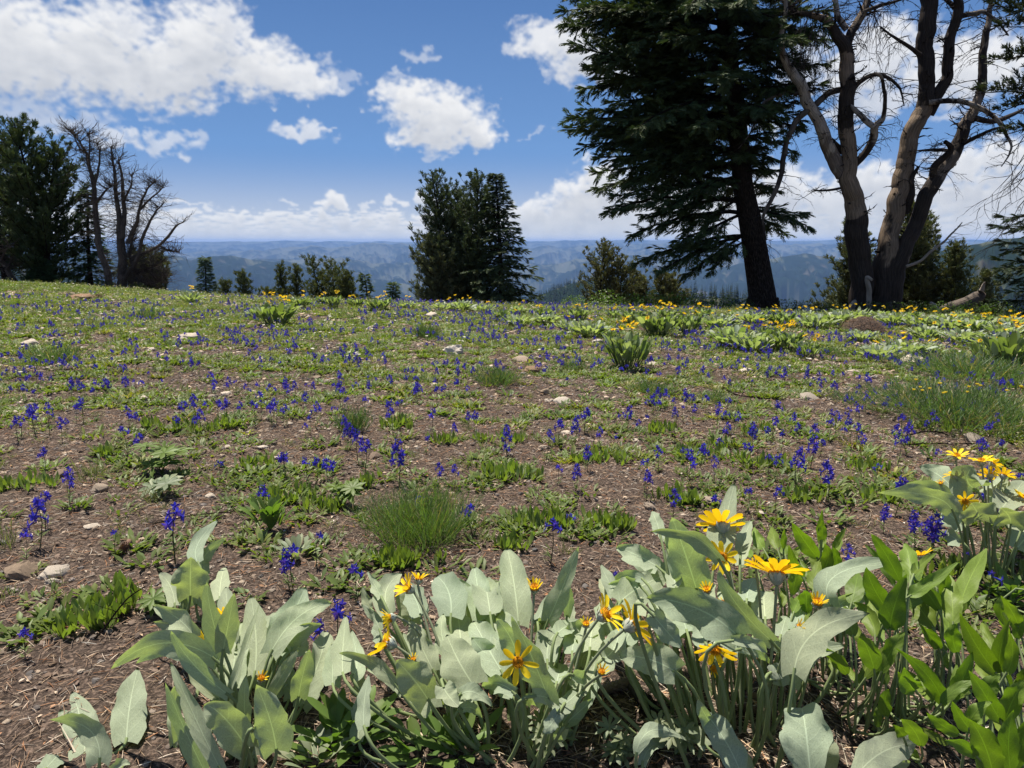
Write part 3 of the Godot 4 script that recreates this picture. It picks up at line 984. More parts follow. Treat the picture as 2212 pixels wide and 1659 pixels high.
func snag() -> void:
	rng.seed = 402
	var z := [2996.0, 0.0, 1.2764]
	var d := 19.0
	var foot := snag_px([640, 1585], z, d)
	foot.y = ground_h(foot.x, foot.z) - 0.05
	var t := thing("dead_tree", foot, "big forked dead tree, bark peeling from tan wood", "tree")
	var tan := Color(0.235, 0.19, 0.148)
	var pale := Color(0.40, 0.375, 0.345)
	var bark := Color(0.05, 0.042, 0.038)
	var made := []
	for q in [
		["trunk", [[575, 1640, 60, 1], [570, 1560, 50, 1], [566, 1350, 46, 1], [556, 1160, 48, 1], [545, 1090, 43, 0], [515, 950, 38, 0.1], [500, 800, 32, 0.25], [499, 680, 32, 0.3], [497, 600, 32, 1], [500, 450, 31, 0.9], [500, 390, 31, 0.2], [500, 300, 29, 0.1], [486, 235, 26, 0.9], [440, 180, 23, 1], [395, 112, 19, 0.7], [335, 84, 12], [240, 62, 9], [200, 30, 8], [150, -30, 6], [120, -120, 3]], tan, [0.0, -0.3]],
		["trunk", [[690, 1640, 95, 1], [688, 1560, 78, 1], [684, 1400, 52, 0.8], [720, 1200, 40, 0.45], [745, 1050, 37, 0.15], [770, 930, 37, 0.1], [800, 780, 36, 0.15], [840, 660, 35, 0.1], [890, 560, 35, 0.25], [903, 490, 33, 0.9], [905, 450, 31, 1], [905, 300, 33, 1], [905, 150, 36, 1], [905, 0, 33, 1], [900, -180, 28], [910, -400, 18], [930, -600, 6]], tan, [0.1, 0.3]],
		["trunk", [[735, 1600, 45, 1], [740, 1400, 40, 0.9], [790, 1270, 33, 0.9], [850, 1130, 31, 0.9], [920, 960, 31, 0.7], [990, 860, 30, 0.1], [1030, 810, 29, 0.2], [1070, 750, 28, 0.9], [1100, 660, 26, 0.8], [1120, 620, 25, 0.1], [1152, 560, 22, 0.2], [1185, 440, 20], [1200, 300, 18], [1215, 180, 16], [1228, 100, 13], [1240, 0, 9], [1260, -120, 4]], Color(0.21, 0.185, 0.165), [-0.1, 0.5]],
		["stem", [[475, 900, 26], [420, 810, 30], [380, 700, 26], [340, 600, 24], [290, 520, 24], [268, 450, 22], [220, 370, 20], [180, 300, 15], [165, 230, 12], [165, 130, 10], [185, 50, 8], [190, -40, 6], [180, -160, 3]], pale, [0.0, -0.8]],
		["stem", [[915, 580, 26], [960, 480, 24], [1000, 400, 22], [1020, 280, 22], [1040, 170, 20], [1062, 70, 21], [1060, 0, 17], [1040, -120, 12], [1050, -260, 5]], bark, [0.2, -0.3]],
		["stem", [[500, 225, 20], [525, 165, 18], [567, 95, 17], [592, 40, 16], [602, -20, 14], [615, -140, 9], [620, -260, 4]], tan, [0.0, 0.3]],
	]:
		made.append(stem_of(t, q[0], q[1], z, d, q[3], q[2], M.wood, 28, bark if q[2] != pale else Color(0.20, 0.175, 0.155)))
	for q in [
		[0, [[490, 455, 14], [400, 475, 13], [330, 540, 14], [240, 620, 13], [205, 700, 12], [185, 800, 12], [165, 900, 11], [120, 990, 10], [78, 1080, 8], [72, 1160, 5], [98, 1285, 2]], Color(0.13, 0.115, 0.10), [0, -1.2]],
		[0, [[540, 840, 17], [600, 770, 17], [638, 700, 18], [646, 645, 16], [690, 600, 10], [700, 500, 8], [682, 400, 7], [640, 372, 4]], pale, [0, -0.9]],
		[0, [[644, 650, 13], [590, 605, 12], [540, 560, 10], [520, 540, 6]], pale, [-0.6, -0.3]],
		[0, [[520, 470, 12], [570, 415, 11], [650, 380, 9], [720, 402, 7], [765, 450, 5], [792, 540, 2]], bark, [0, -0.5]],
		[1, [[915, 525, 12], [1010, 515, 11], [1100, 520, 11], [1170, 545, 12], [1260, 600, 10], [1310, 680, 8], [1342, 750, 5], [1290, 850, 2]], pale, [0, -0.8]],
		[1, [[870, 280, 10], [790, 225, 7], [715, 182, 5], [670, 138, 3]], bark, [0, -0.4]],
		[1, [[790, 1090, 14], [818, 1000, 18], [828, 910, 11], [865, 850, 5]], bark, [0.1, -0.1]],
		[2, [[930, 900, 16], [950, 840, 14], [1030, 765, 12], [1000, 722, 8]], bark, [0.0, -0.3]],
		[2, [[1060, 770, 8], [950, 765, 7], [855, 770, 3]], bark, [0.1, -0.2]],
		[2, [[1150, 600, 14], [1240, 620, 13], [1330, 590, 10], [1400, 560, 6]], bark, [0.2, 0.6]],
		[2, [[1080, 745, 10], [1160, 700, 9], [1250, 660, 6], [1330, 640, 3]], bark, [0.2, 0.0]],
		[4, [[1062, 85, 13], [1150, 70, 11], [1205, 62, 9], [1270, 110, 6], [1332, 182, 3]], Color(0.2, 0.19, 0.18), [0, -0.4]],
		[4, [[1062, 60, 12], [1000, -5, 9], [930, -60, 5]], bark, [0, 0.3]],
		[3, [[262, 480, 9], [180, 478, 8], [80, 520, 6], [40, 590, 4], [0, 690, 3], [-60, 760, 1]], Color(0.2, 0.18, 0.16), [0, -0.6]],
		[3, [[160, 150, 10], [130, 112, 8], [95, 130, 6], [120, 160, 3]], bark, [0, -0.2]],
		[0, [[470, 960, 6], [400, 972, 5], [332, 972, 2]], bark, [0, -0.3]],
		[0, [[470, 780, 12], [420, 712, 8], [395, 706, 4]], bark, [0, -0.2]],
		[5, [[590, 60, 9], [660, 30, 8], [740, 10, 6], [860, -30, 3]], bark, [0, -0.3]],
		[0, [[500, 150, 13], [450, 90, 13], [440, 0, 11], [430, -140, 6]], pale, [0, 0.2]],
	]:
		made.append(stem_of(made[q[0]][0], "branch", q[1], z, d, q[3], q[2], M.wood, 8, bark if q[2] != bark else Color.BLACK))
	# dead twigs and broken stubs on every stem, many fine ones hanging at the top
	var g := Geo.new()
	for k in made.size():
		var pts: PackedVector3Array = made[k][1]
		var rad: PackedFloat32Array = made[k][2]
		for s in pts.size():
			if s < (36 if k < 3 else 8) or s % 3:
				continue
			var thin := rad[s] < 0.10
			for w in (2 if thin else 1):
				if rng.randf() < (0.55 if thin else 0.5):
					var a := rnd(0, TAU)
					var out := Vector3(cos(a), rnd(-0.3, 0.5), sin(a) * 0.8)
					twig(g, pts[s] + out * rad[s] * 0.7, out, rnd(0.15, 0.75) if thin else rnd(0.12, 0.5), 0.012 if thin else 0.02, Color(0.10, 0.088, 0.078), 2 if thin else 1, 0.10 if thin else 0.0)
	for k in 6:   # short thick broken stubs
		var pts: PackedVector3Array = made[k][1]
		var rad: PackedFloat32Array = made[k][2]
		for s in range(30 if k < 3 else 6, pts.size() - 6, 5):
			if rng.randf() < 0.65:
				var a := rnd(0, TAU)
				var out := Vector3(cos(a), rnd(0.0, 0.8), sin(a))
				twig(g, pts[s] + out * rad[s] * 0.6, out, rnd(0.15, 0.38), rnd(0.02, 0.04), Color(0.05, 0.043, 0.038), 1)
	for k in 46:   # longer forking dead branchlets high up
		var st: Array = made[[0, 1, 2, 3, 4, 5][k % 6]]
		var j := rng.randi_range(st[1].size() / 3, st[1].size() - 4)
		var a := rnd(0, TAU)
		twig(g, st[1][j], Vector3(cos(a), rnd(-0.2, 0.5), sin(a) * 0.7), rnd(0.6, 1.5), 0.016, Color(0.085, 0.075, 0.067), 3, 0.07)
	for k in 26:
		var a := snag_px([rnd(230, 420), rnd(80, 190)], z, d + rnd(-1.0, 0.5))
		twig(g, a, Vector3(rnd(-0.4, 0.4), -1, rnd(-0.4, 0.4)), rnd(0.7, 1.9), 0.012, Color(0.22, 0.20, 0.18), 2, 0.22)
	for k in 12:
		var a := snag_px([rnd(590, 690), rnd(30, 120)], z, d + rnd(-0.5, 0.5))
		twig(g, a, Vector3(rnd(-0.3, 0.3), -1, rnd(-0.3, 0.3)), rnd(0.6, 1.5), 0.012, Color(0.1, 0.09, 0.08), 2, 0.22)
	g.v = Transform3D(Basis(), -foot) * g.v
	part(t, "twigs", g.mesh(M.bark)).set_meta("kind", "stuff")
	# roots and splintered slabs at the foot
	var roots := Geo.new()
	for k in 9:
		var a := rnd(0, TAU)
		limb(roots, Vector3(cos(a) * 0.35, 0.4, sin(a) * 0.3), Vector3(cos(a) * 0.7, 0.14, sin(a) * 0.6), Vector3(cos(a) * rnd(1.0, 1.5), -0.1, sin(a) * 1.1), 0.15, 0.04, 6, Color(0.08, 0.07, 0.06))
	part(t, "roots", roots.mesh(M.wood)).set_meta("kind", "stuff")
	# fallen log with a splintered, upturned end, and pale broken boughs near it
	for q in [
		["fallen_log", "fallen grey log with a splintered white end", [[[985, 1610, 20], [1010, 1585, 28], [1100, 1552, 29], [1170, 1515, 27], [1190, 1495, 18]], [[1172, 1520, 12], [1190, 1480, 11], [1205, 1448, 5], [1212, 1440, 2]]]],
		["broken_bough", "pale curved broken bough lying by the fallen log", [[[925, 1545, 6], [950, 1560, 9], [972, 1590, 10], [985, 1620, 8]]]],
		["broken_bough", "long thin bleached bough rising beside the snag's foot", [[[800, 1360, 7], [880, 1330, 6], [930, 1280, 6], [985, 1240, 5], [1040, 1190, 4], [1088, 1135, 2]]]],
		["broken_bough", "pale splintered bough leaning on the snag's foot", [[[520, 1600, 10], [535, 1540, 9], [490, 1590, 6], [470, 1605, 3]], [[610, 1600, 12], [612, 1500, 11], [600, 1420, 9], [625, 1430, 5]]]],
	]:
		var log := thing(q[0], foot + Vector3(0.5, 0, 0), q[1], "dead wood")
		for w in q[2].size():
			stem_of(log, "trunk" if q[0] == "fallen_log" and w == 0 else "splinter" if q[0] == "fallen_log" else "branch", q[2][w], z, d - 0.4, [0, -0.3], Color(0.16, 0.14, 0.125) if q[0] == "fallen_log" and w == 0 else Color(0.46, 0.43, 0.39), M.wood, 10)
		if q[1].begins_with("long"):
			var tg := Geo.new()
			for k in 6:
				twig(tg, snag_px([985 + k * 16, 1240 - k * 17], z, d - 0.6), Vector3(1, rnd(-0.4, 0.7), 0), 0.5, 0.008, Color(0.3, 0.28, 0.26), 1)
			tg.v = Transform3D(Basis(), -log.position) * tg.v
			part(log, "twigs", tg.mesh(M.wood)).set_meta("kind", "stuff")


func grey_snags() -> void:
	rng.seed = 611
	var z := [0.0, 0.0, 1.327]
	var d := 20.5
	var col := Color(0.155, 0.138, 0.122)
	for q in [
		["slender grey dead tree leaning over a dark pine", [
			[[600, 1590, 22], [575, 1480, 20], [540, 1350, 18], [515, 1200, 16], [505, 1080, 14], [492, 960, 11], [470, 880, 9], [450, 810, 7], [410, 740, 4], [385, 700, 2]],
			[[498, 1000, 8], [520, 900, 6], [530, 820, 4], [520, 760, 2]], [[485, 930, 6], [470, 830, 5], [480, 740, 3], [470, 710, 2]], [[510, 1080, 7], [560, 1010, 5], [600, 990, 2]], [[450, 810, 5], [420, 790, 4], [390, 720, 3], [370, 690, 1]]], 400],
		["grey dead tree with two straight tops and wide twiggy boughs", [
			[[650, 1600, 32], [648, 1500, 26], [650, 1300, 22], [635, 1180, 15], [620, 1060, 11], [605, 950, 9], [600, 860, 6], [595, 780, 3]],
			[[652, 1270, 16], [660, 1130, 12], [655, 1040, 10], [645, 960, 8], [635, 880, 5], [632, 830, 2]], [[680, 1290, 14], [715, 1200, 11], [735, 1120, 8], [760, 1040, 6], [790, 985, 4], [830, 965, 2]], [[735, 1120, 7], [790, 1060, 5], [850, 1010, 3], [868, 990, 1]],
			[[690, 1370, 12], [770, 1340, 10], [850, 1300, 8], [905, 1240, 7], [940, 1195, 5], [975, 1180, 2]], [[850, 1305, 6], [900, 1330, 5], [960, 1340, 2]], [[655, 1080, 7], [690, 1000, 5], [700, 920, 2]], [[660, 1480, 14], [720, 1380, 12], [760, 1250, 9], [820, 1130, 5], [860, 1090, 2]]], 620],
		["short twiggy grey snag leaning behind the two-topped one", [
			[[760, 1590, 12], [740, 1480, 11], [690, 1380, 9], [700, 1280, 6], [720, 1200, 3]], [[730, 1450, 8], [800, 1420, 6], [870, 1380, 3]], [[745, 1510, 8], [820, 1500, 5], [880, 1470, 2]]], 420],
		["tilted dead trunk at the edge of the grassy bank", [
			[[110, 1530, 16], [70, 1470, 15], [20, 1400, 12], [-60, 1330, 8], [-160, 1280, 3]], [[40, 1430, 6], [60, 1380, 4], [70, 1330, 1]], [[0, 1390, 6], [30, 1330, 4], [60, 1310, 1]]], 160],
	]:
		var foot := snag_px(q[1][0][0], z, d)
		foot.y = ground_h(foot.x, foot.z) - 0.03
		var t := thing("dead_tree", foot, q[0], "tree")
		var tr: Node3D
		var g := Geo.new()
		var all := []
		for k in q[1].size():
			if k == 0:
				var low: Array = q[1][0][0]
				q[1][0].push_front([low[0], low[1] + 25, low[2] * 1.25])
			var s := stem_of(t if k == 0 else tr, "trunk" if k == 0 else "branch", q[1][k], z, d, [0, rnd(-0.8, 0.8) if k else 0.2], col, M.wood, 9)
			if k == 0:
				tr = s[0]
			all.append(s)
		for k in q[2]:
			var s: Array = all[0 if k % 3 == 0 else rng.randi() % all.size()]
			var j := rng.randi_range(mini(4, s[1].size() - 2), s[1].size() - 1)
			var a := rnd(0, TAU)
			var high: float = float(j) / s[1].size()
			var up := rnd(0.1, 1.0) if high > 0.55 else rnd(-0.5, 0.35)
			twig(g, s[1][j], Vector3(cos(a), up, sin(a)), rnd(0.35, 0.85) * (0.6 if high > 0.6 else 1.0), 0.0085, vary(Color(0.21, 0.19, 0.172), 0.25), 1, 0.04 if high < 0.5 else -0.06)
		g.v = Transform3D(Basis(), -foot) * g.v
		part(t, "twigs", g.mesh(M.bark)).set_meta("kind", "stuff")


func edge_fir() -> void:
	rng.seed = 733
	var d := 16.0
	var foot := at_dist(2330, 720, d)
	foot.y = ground_h(foot.x, foot.z)
	var t := thing("fir_tree", foot, "open-branched fir at the meadow's edge, twiggy boughs reaching towards the snag", "tree")
	var trunk := Geo.new()
	var wood := Geo.new()
	var leafy := Geo.new()
	var head := foot + Vector3(0.3, 10.5, 0)
	limb(trunk, foot - Vector3(0, 0.1, 0), (foot + head) * 0.5, head, 0.26, 0.03, 10, Color(0.06, 0.05, 0.043), 12)
	for q in [[2140, 10, 120], [2165, 60, 90], [2150, 130, 150], [2120, 200, 240], [2160, 240, 200], [2190, 30, 20], [2175, 290, 260], [2180, 130, 60], [2195, 190, 150]]:
		var c := at_dist(q[0], q[1], d + rnd(-0.6, 0.6))
		tuft_branch(wood, leafy, foot + Vector3(0.1, at_dist(2300, q[2], d).y - foot.y, 0), c, -0.15, 0.035, 0.24, 0.17, Color(0.04, 0.052, 0.028), 0.35)
	for q in [[2150, 486, 520], [2160, 520, 570], [2155, 560, 600], [2165, 600, 640], [2150, 650, 660], [2175, 540, 540], [2170, 690, 690], [2165, 470, 480], [2185, 630, 640], [2160, 580, 590]]:
		var c := at_dist(q[0], q[1], d + rnd(-0.9, 0.6))
		bough(wood, leafy, foot + Vector3(0, maxf(at_dist(2300, q[2], d).y - foot.y, 0.15), 0), c, 0.06, 0.03, 0.26, 0.16, Color(0.03, 0.046, 0.022), 0.15)
	for q in [[2130, 440], [2120, 470], [2150, 420], [2160, 380], [2125, 520]]:   # bare drooping twigs
		twig(wood, at_dist(2215, q[1] - 90, d), at_dist(q[0], q[1], d) - at_dist(2215, q[1] - 90, d), 1.3, 0.012, Color(0.08, 0.07, 0.065), 2, 0.05)
		twig(wood, at_dist(2230, q[1] - 70, d - 0.3), at_dist(q[0], q[1], d) - at_dist(2215, q[1] - 80, d), 1.2, 0.012, Color(0.08, 0.07, 0.065), 2, 0.05)
	for k in 30:
		var y := rnd(0.05, 1.0)
		var a := k * 2.399
		var l := 2.0 * (1.05 - y) * rnd(0.7, 1.1)
		if cos(a) < -0.5:
			continue
		var q := foot + Vector3(0, 10.0 * y, 0)
		bough(wood, leafy, q, q + Vector3(cos(a) * l, -0.15 * l, sin(a) * l), 0.05, 0.03, 0.34, 0.3, Color(0.03, 0.046, 0.022), 0.2)
	finish_tree(t, trunk, wood, leafy)


# ---------------------------------------------------------------- meadow plants and stones

const GREEN := Color(0.14, 0.19, 0.052)
const SAGE := Color(0.325, 0.375, 0.275)
const YELLOW := Color(0.95, 0.70, 0.03)
const VIOLET := Color(0.062, 0.058, 0.52)


func outline(kind: int, t: float) -> float:
	match kind:
		0:   # spoon-shaped
			return 0.16 + 0.84 * pow(sin(PI * clampf(pow(t, 1.7) * 0.86 + 0.02, 0, 1)), 0.8) if t < 0.999 else 0.12
		1:   # lance-shaped
			return pow(sin(PI * pow(clampf(t * 0.97 + 0.03, 0, 1), 0.75)), 0.85)
		2:   # grass
			return 1.0 - 0.9 * t
		3:   # arrowhead, broad and heart-shaped at the stalk
			return pow(maxf(sin(PI * (0.20 + 0.80 * t)), 0.0), 0.78)
		4:   # oblong, broadest half-way
			return 0.25 + 0.75 * sin(PI * clampf(t * 0.9 + 0.03, 0, 1)) if t < 0.999 else 0.05
		5:   # ray petal
			return lerpf(0.45, 1.0, smooth(0.0, 0.45, t)) * (1.0 if t < 0.85 else 0.45 + 0.55 * (1.0 - t) / 0.15)
	return 1.0


func blade(g: Geo, a: Vector3, d: Vector3, up: Vector3, l: float, w: float, curl: float, cup: float, kind: int, rows: int, cols: int, col: Color) -> void:
	d = d.normalized()
	var side := d.cross(up)
	side = side.normalized() if side.length_squared() > 1e-6 else Vector3.RIGHT
	var nrm := side.cross(d)
	var p := PackedVector3Array()
	var uvs := PackedVector2Array()
	for r in rows:
		var t := float(r) / (rows - 1)
		var mid := a + d * l * (t - absf(curl) * 0.25 * t * t) + nrm * curl * l * t * t
		var ww := w * outline(kind, t)
		for c in cols:
			var u := 2.0 * c / (cols - 1) - 1.0
			p.append(mid + side * u * ww + nrm * cup * ww * u * u)
			uvs.append(Vector2(u * 0.5 + 0.5, t))
	g.sheet(rows, cols, p, uvs, col)


func rosette(n: int, l: float, w: float, kind: int, upright: float, spread: float, col: Color, rows := 4) -> Geo:
	var g := Geo.new()
	for k in n:
		var a := rnd(0, TAU)
		var o := sqrt(rng.randf()) * spread
		var at := Vector3(cos(a) * o, -0.004, sin(a) * o)
		var b := a + rnd(-1.2, 1.2)
		var d := Vector3(cos(b), upright * rnd(0.6, 1.7), sin(b))
		blade(g, at, d, Vector3.UP, l * rnd(0.6, 1.2), w * rnd(0.8, 1.2), rnd(-0.3, 0.05), 0.35, kind, rows, 3, vary(col, 0.25))
	return g


func strands(n: int, h: float, spread: float, col: Color, w := 0.0011) -> Geo:
	var g := Geo.new()
	for k in n:
		var a := rnd(0, TAU)
		var o := sqrt(rng.randf())
		var j := k % 9   # several crowns of unequal height grown together
		var heart := Vector3(sin(j * 2.4), 0, cos(j * 2.4)) * spread * 0.62 * sqrt(j / 9.0)
		var tall := h * (0.62 + 0.38 * absf(sin(j * 1.7 + spread * 31.0)))
		var at := heart + Vector3(cos(a) * o * spread * 0.22, -0.005, sin(a) * o * spread * 0.22)
		var d := Vector3(cos(a) * o * spread * 0.55, tall * rnd(0.5, 1.15) * (1.1 - 0.4 * o), sin(a) * o * spread * 0.55) + heart * 0.25
		var c := vary(col, 0.3) if rng.randf() > 0.1 else vary(Color(0.30, 0.25, 0.15), 0.2)
		var q := at + d * 0.6 + Vector3(rnd(-0.012, 0.012), 0, rnd(-0.012, 0.012))
		var e := at + d + Vector3(rnd(-0.03, 0.03), rnd(-0.01, 0.02), rnd(-0.03, 0.03))
		var s := Vector3(rnd(-1, 1), rnd(-0.2, 0.2), rnd(-1, 1)).normalized() * w
		g.lozenge(at, q - at, s, c, 0.7)
		g.lozenge(q - d * 0.12, e - q + d * 0.12, s, c, 0.4)
		for f in 2:   # thread-like leaf divisions
			g.lozenge(at.lerp(e, rnd(0.4, 0.9)), Vector3(rnd(-1, 1), rnd(0.4, 1.6), rnd(-1, 1)).normalized() * h * rnd(0.12, 0.22), s.rotated(Vector3.UP, 1.2), c, 0.4)
	return g


# one larkspur flower about 1 across, facing +z, with its spur behind
func floret() -> Geo:
	var g := Geo.new()
	for k in 5:
		var a := k * TAU / 5.0 + rnd(-0.15, 0.15) + PI / 2
		var d := Vector3(cos(a), sin(a), rnd(0.1, 0.45))
		blade(g, Vector3(cos(a) * 0.04, sin(a) * 0.04, 0), d, Vector3(0, 0, 1), rnd(0.46, 0.6), 0.15, rnd(-0.3, 0.2), 0.5, 4, 3, 3, vary(VIOLET if rng.randf() < 0.6 else Color(0.11, 0.062, 0.42), 0.3))
	g.tube(PackedVector3Array([Vector3(0, 0.02, 0), Vector3(0, 0.16, -0.35), Vector3(0, 0.22, -0.75)]), PackedFloat32Array([0.09, 0.06, 0.015]), 4, VIOLET * 0.9)
	g.lozenge(Vector3(0, 0.05, 0.02), Vector3(0.02, 0.16, 0.2), Vector3(0.09, 0, 0), Color(0.45, 0.42, 0.7))
	return g


func larkspur_plan(h: float, n: int) -> Array:   # places of the flowers on a stem h tall
	var out := []
	for k in n:
		var t := float(k) / maxf(n - 1, 1)
		var y := h * lerpf(0.98, 0.98 - minf(0.052 * n, 0.5), t)
		var a := k * 2.4 + rnd(-0.4, 0.4)
		var o := 0.006 + 0.020 * t
		var s := lerpf(0.019, 0.036, minf(1.0, t * 1.6 + 0.25)) * rnd(0.9, 1.15)
		out.append(Transform3D(facing(Vector3(cos(a), rnd(-0.35, 0.1), sin(a)), Vector3.UP).scaled(Vector3.ONE * s), Vector3(cos(a) * o, y, sin(a) * o)))
	return out


func larkspur_stem(h: float) -> Geo:
	var g := Geo.new()
	g.tube(PackedVector3Array([Vector3(0, -0.01, 0), Vector3(rnd(-0.01, 0.01), h * 0.5, rnd(-0.01, 0.01)), Vector3(0, h, 0)]), PackedFloat32Array([0.0020, 0.0016, 0.0009]), 4, Color(0.10, 0.11, 0.06))
	for k in 5:
		var a := rnd(0, TAU)
		for s in 3:
			blade(g, Vector3(0, h * rnd(0.05, 0.35), 0), Vector3(cos(a + s * 0.5 - 0.5), rnd(0.3, 0.9), sin(a + s * 0.5 - 0.5)), Vector3.UP, rnd(0.025, 0.045), 0.0028, -0.1, 0.1, 4, 3, 2, vary(GREEN, 0.2))
	return g


# balsamroot flower head about 1 across, facing +y
func sunhead(n: int, open: float, rows := 4) -> Array:
	var petals := []
	for k in n:
		var g := Geo.new()
		var a := k * TAU / n + rnd(-0.12, 0.12)
		var rise := lerpf(1.6, 0.12, open) + rnd(-0.15, 0.25)
		var l := rnd(0.36, 0.46) * lerpf(0.62, 1.0, open)
		blade(g, Vector3(cos(a) * 0.10, 0, sin(a) * 0.10), Vector3(cos(a), rise, sin(a)), Vector3.UP, l, rnd(0.065, 0.085) * lerpf(0.35, 1.0, open), rnd(-0.25, 0.12), 0.35, 5, rows, 3, vary(YELLOW, 0.12))
		petals.append(g)
	var disc := Geo.new()
	disc.tube(PackedVector3Array([Vector3(0, -0.02, 0), Vector3(0, 0.05, 0), Vector3(0, 0.085, 0)]), PackedFloat32Array([0.13, 0.12, 0.02]), 10, Color(0.42, 0.19, 0.015))
	for k in 60:
		var a := k * 2.399
		var o := sqrt(k / 60.0) * 0.125
		disc.lozenge(Vector3(cos(a) * o, 0.05, sin(a) * o), Vector3(cos(a) * 0.02, rnd(0.045, 0.085), sin(a) * 0.02), Vector3(-sin(a), 0, cos(a)) * 0.011, vary(Color(0.62, 0.30, 0.02), 0.3))
	var green := Geo.new()   # woolly bracts under the head
	green.tube(PackedVector3Array([Vector3(0, -0.20, 0), Vector3(0, -0.13, 0), Vector3(0, -0.02, 0)]), PackedFloat32Array([0.03, 0.10, 0.135]), 10, Color(0.30, 0.33, 0.25))
	for k in 22:
		var a := k * 2.399
		blade(green, Vector3(cos(a) * 0.09, -0.14, sin(a) * 0.09), Vector3(cos(a), rnd(0.5, 2.0), sin(a)), Vector3.UP, rnd(0.13, 0.2), 0.035, rnd(0.1, 0.4), 0.2, 1, 3, 3, vary(Color(0.40, 0.43, 0.36), 0.2))
	return [petals, disc, green]


func joined(list: Array) -> Geo:
	var g := Geo.new()
	for q: Geo in list:
		g.add_own(q, Transform3D(), Color.WHITE)
	return g


# what stands about the meadow, to say beside what a small plant or stone is
var marks := [
	[181, 650, "brown boulders on the bank"], [985, 766, "large cracked white rock"], [932, 688, "white rock by the crest"], [1152, 806, "brown pitted rock"], [1213, 872, "smooth white rock"], [1968, 790, "white angular rock"], [1745, 862, "grey-white slab"], [68, 748, "pale stone below the bank"], [412, 735, "hollow white stone"], [45, 1245, "broad tan stone"], [2105, 955, "low grey rock"],
	[905, 1165, "big feathery tuft"], [2080, 905, "widest feathery tuft"], [765, 935, "thin feathery tuft"], [1075, 830, "tuft by the pitted rock"], [120, 785, "feathery tuft on the slope"], [925, 730, "small feathery tuft"], [1410, 850, "grey-green feathery tuft"], [200, 1040, "wispy grey tuft"], [1830, 870, "low feathery tuft"], [1540, 870, "feathery tuft among larkspur"],
	[1355, 798, "upright blooming balsamroot clump"], [595, 702, "round blooming balsamroot clump"], [1650, 755, "long row of balsamroot clumps"], [1862, 716, "litter mound"], [350, 1030, "bright lupine"], [745, 1095, "lupine by the tuft"], [205, 1330, "dark forked twig"], [1560, 1180, "tallest balsamroot"], [1100, 1250, "largest balsamroot"], [500, 1340, "glowing-leaved balsamroot"], [2120, 1180, "bunch-flowered balsamroot"], [2000, 950, "arched stick"], [455, 1078, "round pale stone"], [600, 990, "thin flat stone"], [1610, 805, "flat pale rock"], [1290, 740, "flat stone by pale leaves"], [310, 865, "pale pebble on the slope"],
	[300, 655, "grey dead trees"], [720, 660, "sapling row"], [1050, 668, "tall tree pair"], [1640, 680, "big fir's trunk"], [1880, 690, "forked snag"], [1380, 690, "bright crest shrubs"], [2150, 720, "fallen log"],
]
var mark_at := []


func beside(p: Vector3) -> String:
	if mark_at.is_empty():
		for q in marks:
			mark_at.append([on_ground(q[0], q[1]), q[2]])
	var best := 1e9
	var name := ""
	for q in mark_at:
		var d := Vector2(q[0].x - p.x, q[0].z - p.z).length() / (1.0 + 0.1 * (q[0] as Vector3).length())
		if d < best:
			best = d
			name = q[1]
	return name


func cover(x: float, z: float) -> float:   # how thickly the small plants grow, 0 to 1
	var f := Vector2(x, z).length()
	var k := broad.get_noise_2d(x * 85.0 + 300.0, z * 85.0) * 1.1 + fine.get_noise_2d(x * 130.0, z * 130.0 + 70.0) * 0.9
	return smooth(0.12, 0.42, k + lerpf(0.10, 0.32, smooth(2.2, 6.5, f)) + 0.12 * smooth(3.0, -8.0, x) * smooth(5.0, 9.0, f))


func wedge(r0: float, r1: float, half := 50.0) -> Vector3:
	var r := sqrt(rnd(r0 * r0, r1 * r1))
	var a := deg_to_rad(rnd(-half, half))
	return Vector3(r * sin(a), 0, -r * cos(a))


func stand(p: Vector3, turn: float, s: float, lean := 0.0) -> Transform3D:
	var b := Basis(Vector3.UP, turn)
	if lean:
		b = Basis(Vector3(rnd(-1, 1), 0, rnd(-1, 1)).normalized(), rnd(0, lean)) * b
	return Transform3D(b.scaled(Vector3.ONE * s), Vector3(p.x, ground_h(p.x, p.z), p.z))


